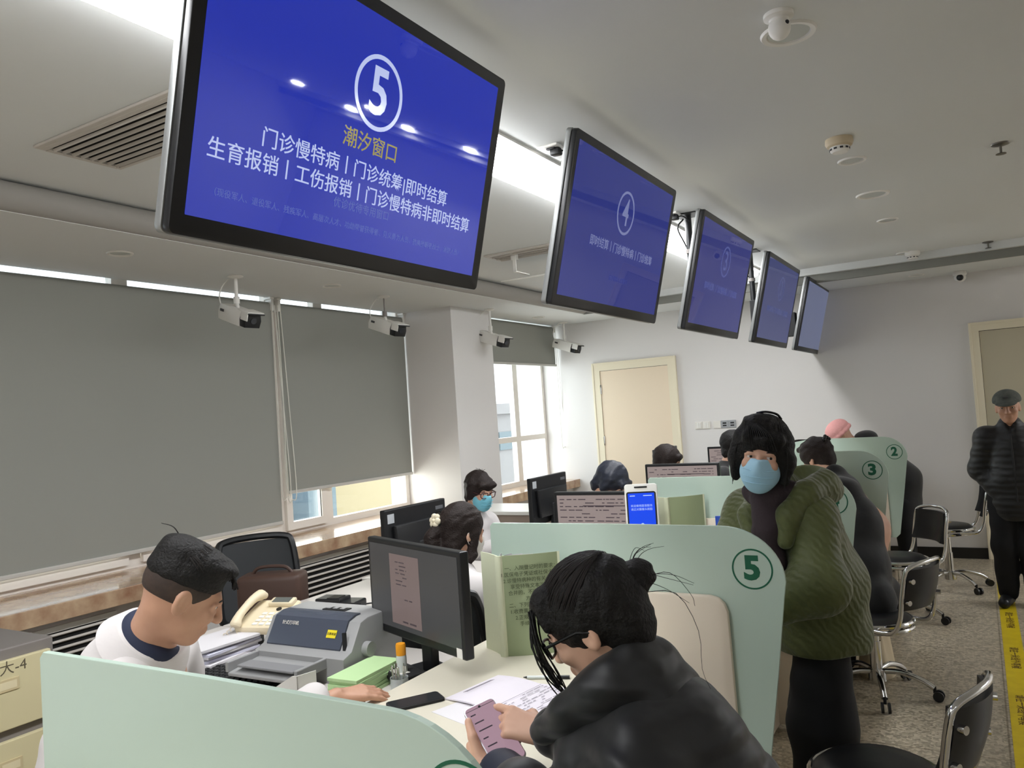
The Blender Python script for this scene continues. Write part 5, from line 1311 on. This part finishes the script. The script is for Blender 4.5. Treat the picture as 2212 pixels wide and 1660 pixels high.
# ---- woman in the long black coat leaning over the third window ------------------------------
o = V3(-.55, 4.85, 0); p = person('woman in a long black coat leaning forward, brown hair clipped up', o)
H = V3(-.905, 5.27, 1.215); M = frame(H, (-.85, .35, -.42)); P = lambda x, y, z: M @ Vector((x, y, z)); R = M.to_3x3().normalized()
HP = V3(-.65, 4.85, .56); LS, RS = V3(-.73, 5.02, 1.03), V3(-.81, 5.36, 1.02); nb = V3(-.79, 5.20, 1.10)
LE, LW = V3(-.645, 4.97, .915), V3(-.97, 5.10, .86); RE, RW = V3(-.9, 5.46, .88), V3(-1.12, 5.36, .85)
b = Body(o); head(b, M, 1.0, nb, False); b.chain([HP, V3(-.62, 5.0, .82), V3(-.74, 5.15, 1.0)], [.13, .12, .10], .06); b.cap(LS, RS, .05, None, .05); b.cap(nb, V3(-.74, 5.17, 1.02), .05, .08, .04)
b.chain([LS, LE, LW], [.045, .038, .026]); b.chain([RS, RE, RW], [.045, .038, .026]); hand(b, frame(LW, (-.95, .1, -.1)), 1, (.2, .2, .2, .2)); hand(b, frame(RW, (-.95, .1, -.1)), -1, (.2, .2, .2, .2))
b.mesh('body', m_skin, p, .007)
c = Body(o); c.chain([V3(-.66, 4.82, .44), V3(-.66, 4.86, .60), V3(-.67, 4.97, .82), V3(-.76, 5.12, 1.0)], [.155, .165, .150, .120], .06); c.cap(LS, RS, .085, None, .05); c.cap(V3(-.76, 5.17, 1.05), nb, .09, .08, .04)
c.chain([LS, LE, LW], [.092, .085, .058], .03); c.chain([RS, RE, RW], [.085, .08, .056], .03)
for yy in (4.74, 4.96): c.chain([V3(-.58, yy, .47), V3(-.80, yy+.06, .47), V3(-.78, yy+.06, .28)], [.13, .10, .09], .04)
c.mesh('long_black_coat', m_blackc, p, .008, (.005, 26, 3))
def ex(b, P, R):
    b.ell(P(0, -.10, .045), (.045, .035, .05), R, .02); b.ell(P(.02, .06, .10), (.05, .05, .02), R, .02); b.ell(P(0, -.075, -.03), (.06, .04, .06), R, .03)
hair_cap(M, o, p, m_hairb, (.088, .106, .10), (0, -.018, .038), ((0, .13, -.06), (.07, .07, .09)), ex, .006, noise=(.003, 120, 2))
hair_strands('stray_hair', [[P(-.03, -.02, .13), P(-.05, .05+.01*i, .16), P(-.05-.01*i, .10+.01*i, .145)] for i in range(6)], m_hairb, p, o, .002)
t = MB(); 
for i in range(5): t.ell(P(-.028+.014*i, -.125, .10-.01*abs(i-2))-o, .012)
t.build('hair_clip', mat('clip_gloss', (30, 28, 30), .15), p)
lg = Body(o)
for yy in (4.80, 5.02): lg.chain([V3(-.80, yy, .40), V3(-.78, yy, .10)], [.07, .05]); lg.cap(V3(-.78, yy, .045), V3(-.88, yy, .04), .045, .04)
lg.mesh('trousers', m_trou, p, .012)

# ---- person with the pink hat, beyond the farthest partition ----------------------------------
o = V3(-.68, 7.9, 0); p = person('person in a pink hat bending over beyond the partition marked 2', o)
H = V3(-1.10, 7.70, 1.235); M = frame(H, (-.72, -.25, -.64)); P = lambda x, y, z: M @ Vector((x, y, z)); R = M.to_3x3().normalized()
HP = V3(-.68, 7.90, .86); nb = V3(-1.0, 7.76, 1.14); LS, RS = V3(-.95, 7.62, 1.05), V3(-.93, 7.95, 1.07)
b = Body(o); head(b, M, 1.0, nb); b.chain([HP, V3(-.82, 7.84, 1.02), V3(-.96, 7.78, 1.08)], [.13, .12, .10]); b.cap(LS, RS, .05)
b.chain([LS, V3(-1.05, 7.5, .95), V3(-1.2, 7.56, .86)], [.045, .04, .026]); b.chain([RS, V3(-1.08, 7.96, .95), V3(-1.25, 7.85, .86)], [.045, .04, .026])
for y_ in (7.82, 8.02): b.chain([V3(-.68, y_, .82), V3(-.66, y_, .45), V3(-.64, y_, .06)], [.08, .06, .04])
b.mesh('body', m_skin, p, .009)
c = Body(o); c.chain([V3(-.66, 7.92, .52), V3(-.655, 7.92, .80), V3(-.80, 7.85, 1.0), V3(-.95, 7.78, 1.06)], [.165, .165, .16, .13], .06); c.cap(LS, RS, .08)
c.chain([LS, V3(-1.05, 7.5, .95), V3(-1.18, 7.56, .87)], [.08, .07, .055]); c.chain([RS, V3(-1.08, 7.96, .95), V3(-1.22, 7.86, .87)], [.08, .07, .055])
c.ell(V3(-.90, 7.80, 1.20), (.10, .12, .07), None, .04)
c.mesh('black_coat', m_blackc, p, .010, (.004, 26, 5))
b = Body(o); b.ell(P(0, -.015, .055), (.098, .116, .090), R, .02); b.box(P(0, .03, -.07), (.15, .2, .075), R, .01, .01, sub=True); b.chain([P(.088*math.cos(a), -.012+.108*math.sin(a), .018) for a in [k_*PI/8 for k_ in range(17)]], [.016]*17, .01)
b.mesh('pink_hat', mat('pink_knit', (222, 160, 156), .9, bump=(80, .3)), p, .007)
lg = Body(o)
for y_ in (7.83, 8.02): lg.chain([V3(-.66, y_, .6), V3(-.65, y_, .4), V3(-.64, y_, .06)], [.10, .08, .06]); lg.cap(V3(-.64, y_, .045), V3(-.76, y_, .04), .045, .04)
lg.mesh('trousers', m_trou, p, .012)

# ---- man in cap at the right edge ---------------------------------------------------------------
o = V3(.17, 6.80, 0); p = person('man in a grey cap and black padded jacket at the right edge', o)
H = V3(.180, 6.76, 1.435); M = frame(H, (-.06, -.99, -.10), roll=.05); P = lambda x, y, z: M @ Vector((x, y, z)); R = M.to_3x3().normalized()
nb = V3(.185, 6.82, 1.30); RS, LS = V3(.03, 6.83, 1.215), V3(.35, 6.83, 1.215); HP = V3(.19, 6.84, .78)
b = Body(o); head(b, M, .98, nb); b.chain([HP, V3(.19, 6.84, 1.0), V3(.19, 6.84, 1.18)], [.13, .12, .11]); b.cap(RS, LS, .05, None, .05)
for S_, E_, W_, sd in ((RS, V3(-.03, 6.88, .98), V3(.075, 6.80, .84), -1), (LS, V3(.41, 6.88, .98), V3(.305, 6.80, .84), 1)):
    b.chain([S_, E_, W_], [.045, .04, .028]); hand(b, frame(W_, (.35*-sd, -.1, -.5)), -sd, (.3, .3, .3, .3))
for dx in (-.085, .085): b.chain([HP+V3(dx, 0, 0), V3(.17+dx, 6.80, .42), V3(.17+dx, 6.82, .06)], [.08, .06, .04])
b.mesh('body', m_skin2, p, .006)
c = Body(o); c.chain([V3(.18, 6.84, .70), V3(.19, 6.84, .92), V3(.19, 6.835, 1.14)], [.165, .165, .150], .05, (3, .005)); c.cap(RS, LS, .082, None, .05); c.cap(V3(.19, 6.83, 1.2), V3(.185, 6.82, 1.30), .10, .082, .04)
c.chain([RS, V3(-.03, 6.88, .98), V3(.065, 6.80, .84)], [.088, .082, .062], .03, (3, .004)); c.chain([LS, V3(.41, 6.88, .98), V3(.315, 6.80, .84)], [.088, .082, .062], .03, (3, .004))
c.ell(V3(.185, 6.72, 1.345), (.030, .06, .075), None, .02, True)
c.box(V3(.18, 6.8, .52), (.4, .4, .09), None, .01, .01, sub=True)
c.mesh('padded_jacket', m_puff, p, .0075, (.003, 40, 3))
MB().tube([V3(.178, 6.665, 1.24)-o, V3(.182, 6.668, 1.1)-o, V3(.185, 6.668, .95)-o, V3(.185, 6.672, .76)-o], .006).build('jacket_zip', m_blackm, p)
b = Body(o); b.ell(P(0, -.015, .052), (.092, .112, .080), R, .02); b.box(P(0, 0, -.045), (.15, .2, .075), R, .005, .01, sub=True); b.ell(P(0, .115, .048), (.072, .062, .012), R @ Matrix.Rotation(-.28, 3, 'X'), .015)
b.mesh('cap', mat('grey_cap', (92, 94, 88), .9, noise=(30, .2), c2=(70, 74, 70)), p, .005)
MB().ell(P(0, .092, .085)-o, (.02, .004, .008)).build('cap_badge', mat('badge_grey', (0, 0, 0)), p)
eyes(M, p, o, .98)
lg = Body(o)
for dx in (-.085, .085): lg.chain([HP+V3(dx, 0, -.02), V3(.17+dx, 6.80, .42), V3(.17+dx, 6.82, .09)], [.105, .085, .068], .03)
lg.mesh('trousers', m_trou, p, .009, (.003, 30, 4))
sh = Body(o)
for dx in (-.09, .09): sh.cap(V3(.17+dx, 6.84, .045), V3(.165+dx*1.3, 6.68, .036), .048, .038)
sh.mesh('shoes', m_black, p, .007)

# ---- staff ----------------------------------------------------------------------------------------
def staff(loc, H, fwd, label, coat, hairm, lean, vox=.009, roll=0, hair=None, arms=None, mk=None, gl=False, hair_r=(.088, .106, .10)):
    o = V3(*loc); p = person(label, o); H = V3(*H); M = frame(H, fwd, roll=roll); P = lambda x, y, z: M @ Vector((x, y, z)); R = M.to_3x3().normalized()
    f = V3(lean[0], lean[1], 0).normalized(); r = f.cross(V3(0, 0, 1)); sh = H-f*.08-V3(0, 0, .235); HP = V3(loc[0], loc[1], .56)
    nb = H-f*.05-V3(0, 0, .135); RS, LS = sh+r*.17, sh-r*.17
    b = Body(o); head(b, M, .98, nb); b.chain([HP, (HP+sh)/2, sh], [.13, .12, .10], .05); b.cap(RS, LS, .05, None, .05); b.cap(nb, sh, .05, .08, .04)
    c = Body(o); c.chain([HP, (HP+sh)/2, sh], [.17, .16, .125], .05); c.cap(RS, LS, .078, None, .05); c.cap(sh, nb-V3(0, 0, .03), .10, .075, .03)
    for S_, sd in ((RS, 1), (LS, -1)):
        E_ = S_+r*.05*sd+f*.10-V3(0, 0, .20); W_ = E_+f*.22-r*.06*sd+V3(0, 0, .03 if E_.z < .8 else -.04)
        W_.z = max(W_.z, .80); E_.z = max(E_.z, .74)
        b.chain([S_, E_, W_], [.045, .04, .026]); hand(b, frame(W_, f-r*.2*sd), -sd, (.3, .3, .3, .3)); c.chain([S_, E_, W_-f*.02], [.075, .065, .05], .03)
    b.mesh('body', m_skin, p, vox)
    c.mesh('white_coat' if coat is m_wcoat else 'jacket', coat, p, vox*1.1, (.004, 28, 3))
    hair_cap(M, o, p, hairm, hair_r, (0, -.018, .038), ((0, .13, -.05), (.068, .072, .092)), hair, vox*.75, noise=(.002, 130, 2))
    if mk is not None: mask(M, o, p, mk, .98)
    if gl: glasses(M, o, p, mat('glasses_wine', (60, 26, 28), .3), .98)
    lg = Body(o)
    for sd in (-1, 1): lg.chain([HP+r*.09*sd-V3(0, 0, .06), HP+r*.10*sd+f*.36-V3(0, 0, .06), HP+r*.10*sd+f*.38-V3(0, 0, .48)], [.10, .08, .05], .03); lg.cap(HP+r*.10*sd+f*.38-V3(0, 0, .515), HP+r*.10*sd+f*.48-V3(0, 0, .52), .04)
    lg.mesh('trousers', m_trou, p, .014)
    eyes(M, p, o, .98)
    return o, p, M, P
def short(b, P, R):
    for sx in (-1, 1): b.chain([P(.07*sx, .0, .05), P(.080*sx, .0, -.03)], [.03, .022], .03)
    b.ell(P(0, -.06, -.05), (.065, .045, .06), R, .03); b.chain([P(-.05, .075, .065), P(.05, .075, .065)], [.022, .022], .02)
o, p, M, P = staff((-3.0, 4.36, 0), (-2.875, 4.385, 1.135), (.90, -.30, -.28), 'woman with short hair, glasses and blue mask in a white coat before the pier', m_wcoat, m_hairb, (1, -.05), .007, 0, short, None, m_maskc, True)
hair_strands('stray_hair', [[P(-.01*i, .0, .13), P(-.02+.01*i, .0-.01*i, .145), P(-.03+.015*i, -.015*i, .148)] for i in range(4)], m_hairb, p, o, .002)
def pony(b, P, R):
    b.ell(P(0, -.05, -.05), (.072, .05, .07), R, .03); b.chain([P(-.03, -.10, .02), P(-.035, -.13, -.05), P(.0, -.10, -.14), P(.03, -.06, -.18)], [.032, .034, .03, .012], .02)
    b.chain([P(.06, .02, .0), P(.062, .03, -.09), P(.055, .02, -.15)], [.028, .022, .01], .02)
o, p, M, P = staff((-2.12, 2.80, 0), (-2.055, 2.975, 1.105), (.40, .87, -.28), 'woman in a white coat with a ponytail held by a cream clip, seen from behind', m_wcoat, m_hairb, (.3, .95), .006, 0, pony, None, m_white)
t = MB()
for i in range(6): a = i*PI/3; t.ell(P(-.035+.024*math.cos(a), -.132, .03+.020*math.sin(a))-o, (.016, .010, .015))
t.ell(P(-.035, -.138, .03)-o, .010); t.build('flower_clip', mat('cream_clip', (226, 216, 190), .5), p)
MB().tube([P(-.035+.042*math.cos(a), -.112+.008*math.sin(2*a), .035+.036*math.sin(a))-o for a in [k_*PI/8 for k_ in range(16)]], .007, n=8, closed=True).build('hair_band', m_specs, p)
office_chair(-2.06, 2.84, 1.9, 'black mesh staff chair beside the dark monitor, under the woman with the cream clip', True, .58, .93)
o, p, M, P = staff((-2.15, 4.40, 0), (-1.965, 4.46, 1.165), (.72, .0, -.70), 'person in a navy jacket bowing low with face hidden, left of the payment kiosk', m_navy, mat('blueblack_hair', (36, 40, 52), .5, bump=(70, .2)), (.9, .1), .008, 0, short)
o, p, M, P = staff((-2.25, 5.72, 0), (-2.06, 5.76, 1.185), (.85, .2, -.3), 'person whose dark hair shows above the monitor before the cream door', m_navy, m_hairb, (1, 0), .011, 0, short)
o, p, M, P = staff((-1.95, 6.22, 0), (-1.77, 6.60, 1.24), (.9, .3, -.1), 'person whose black hair shows just left of the woman in the olive coat', m_blackc, m_hair, (1, .1), .011, 0, short)
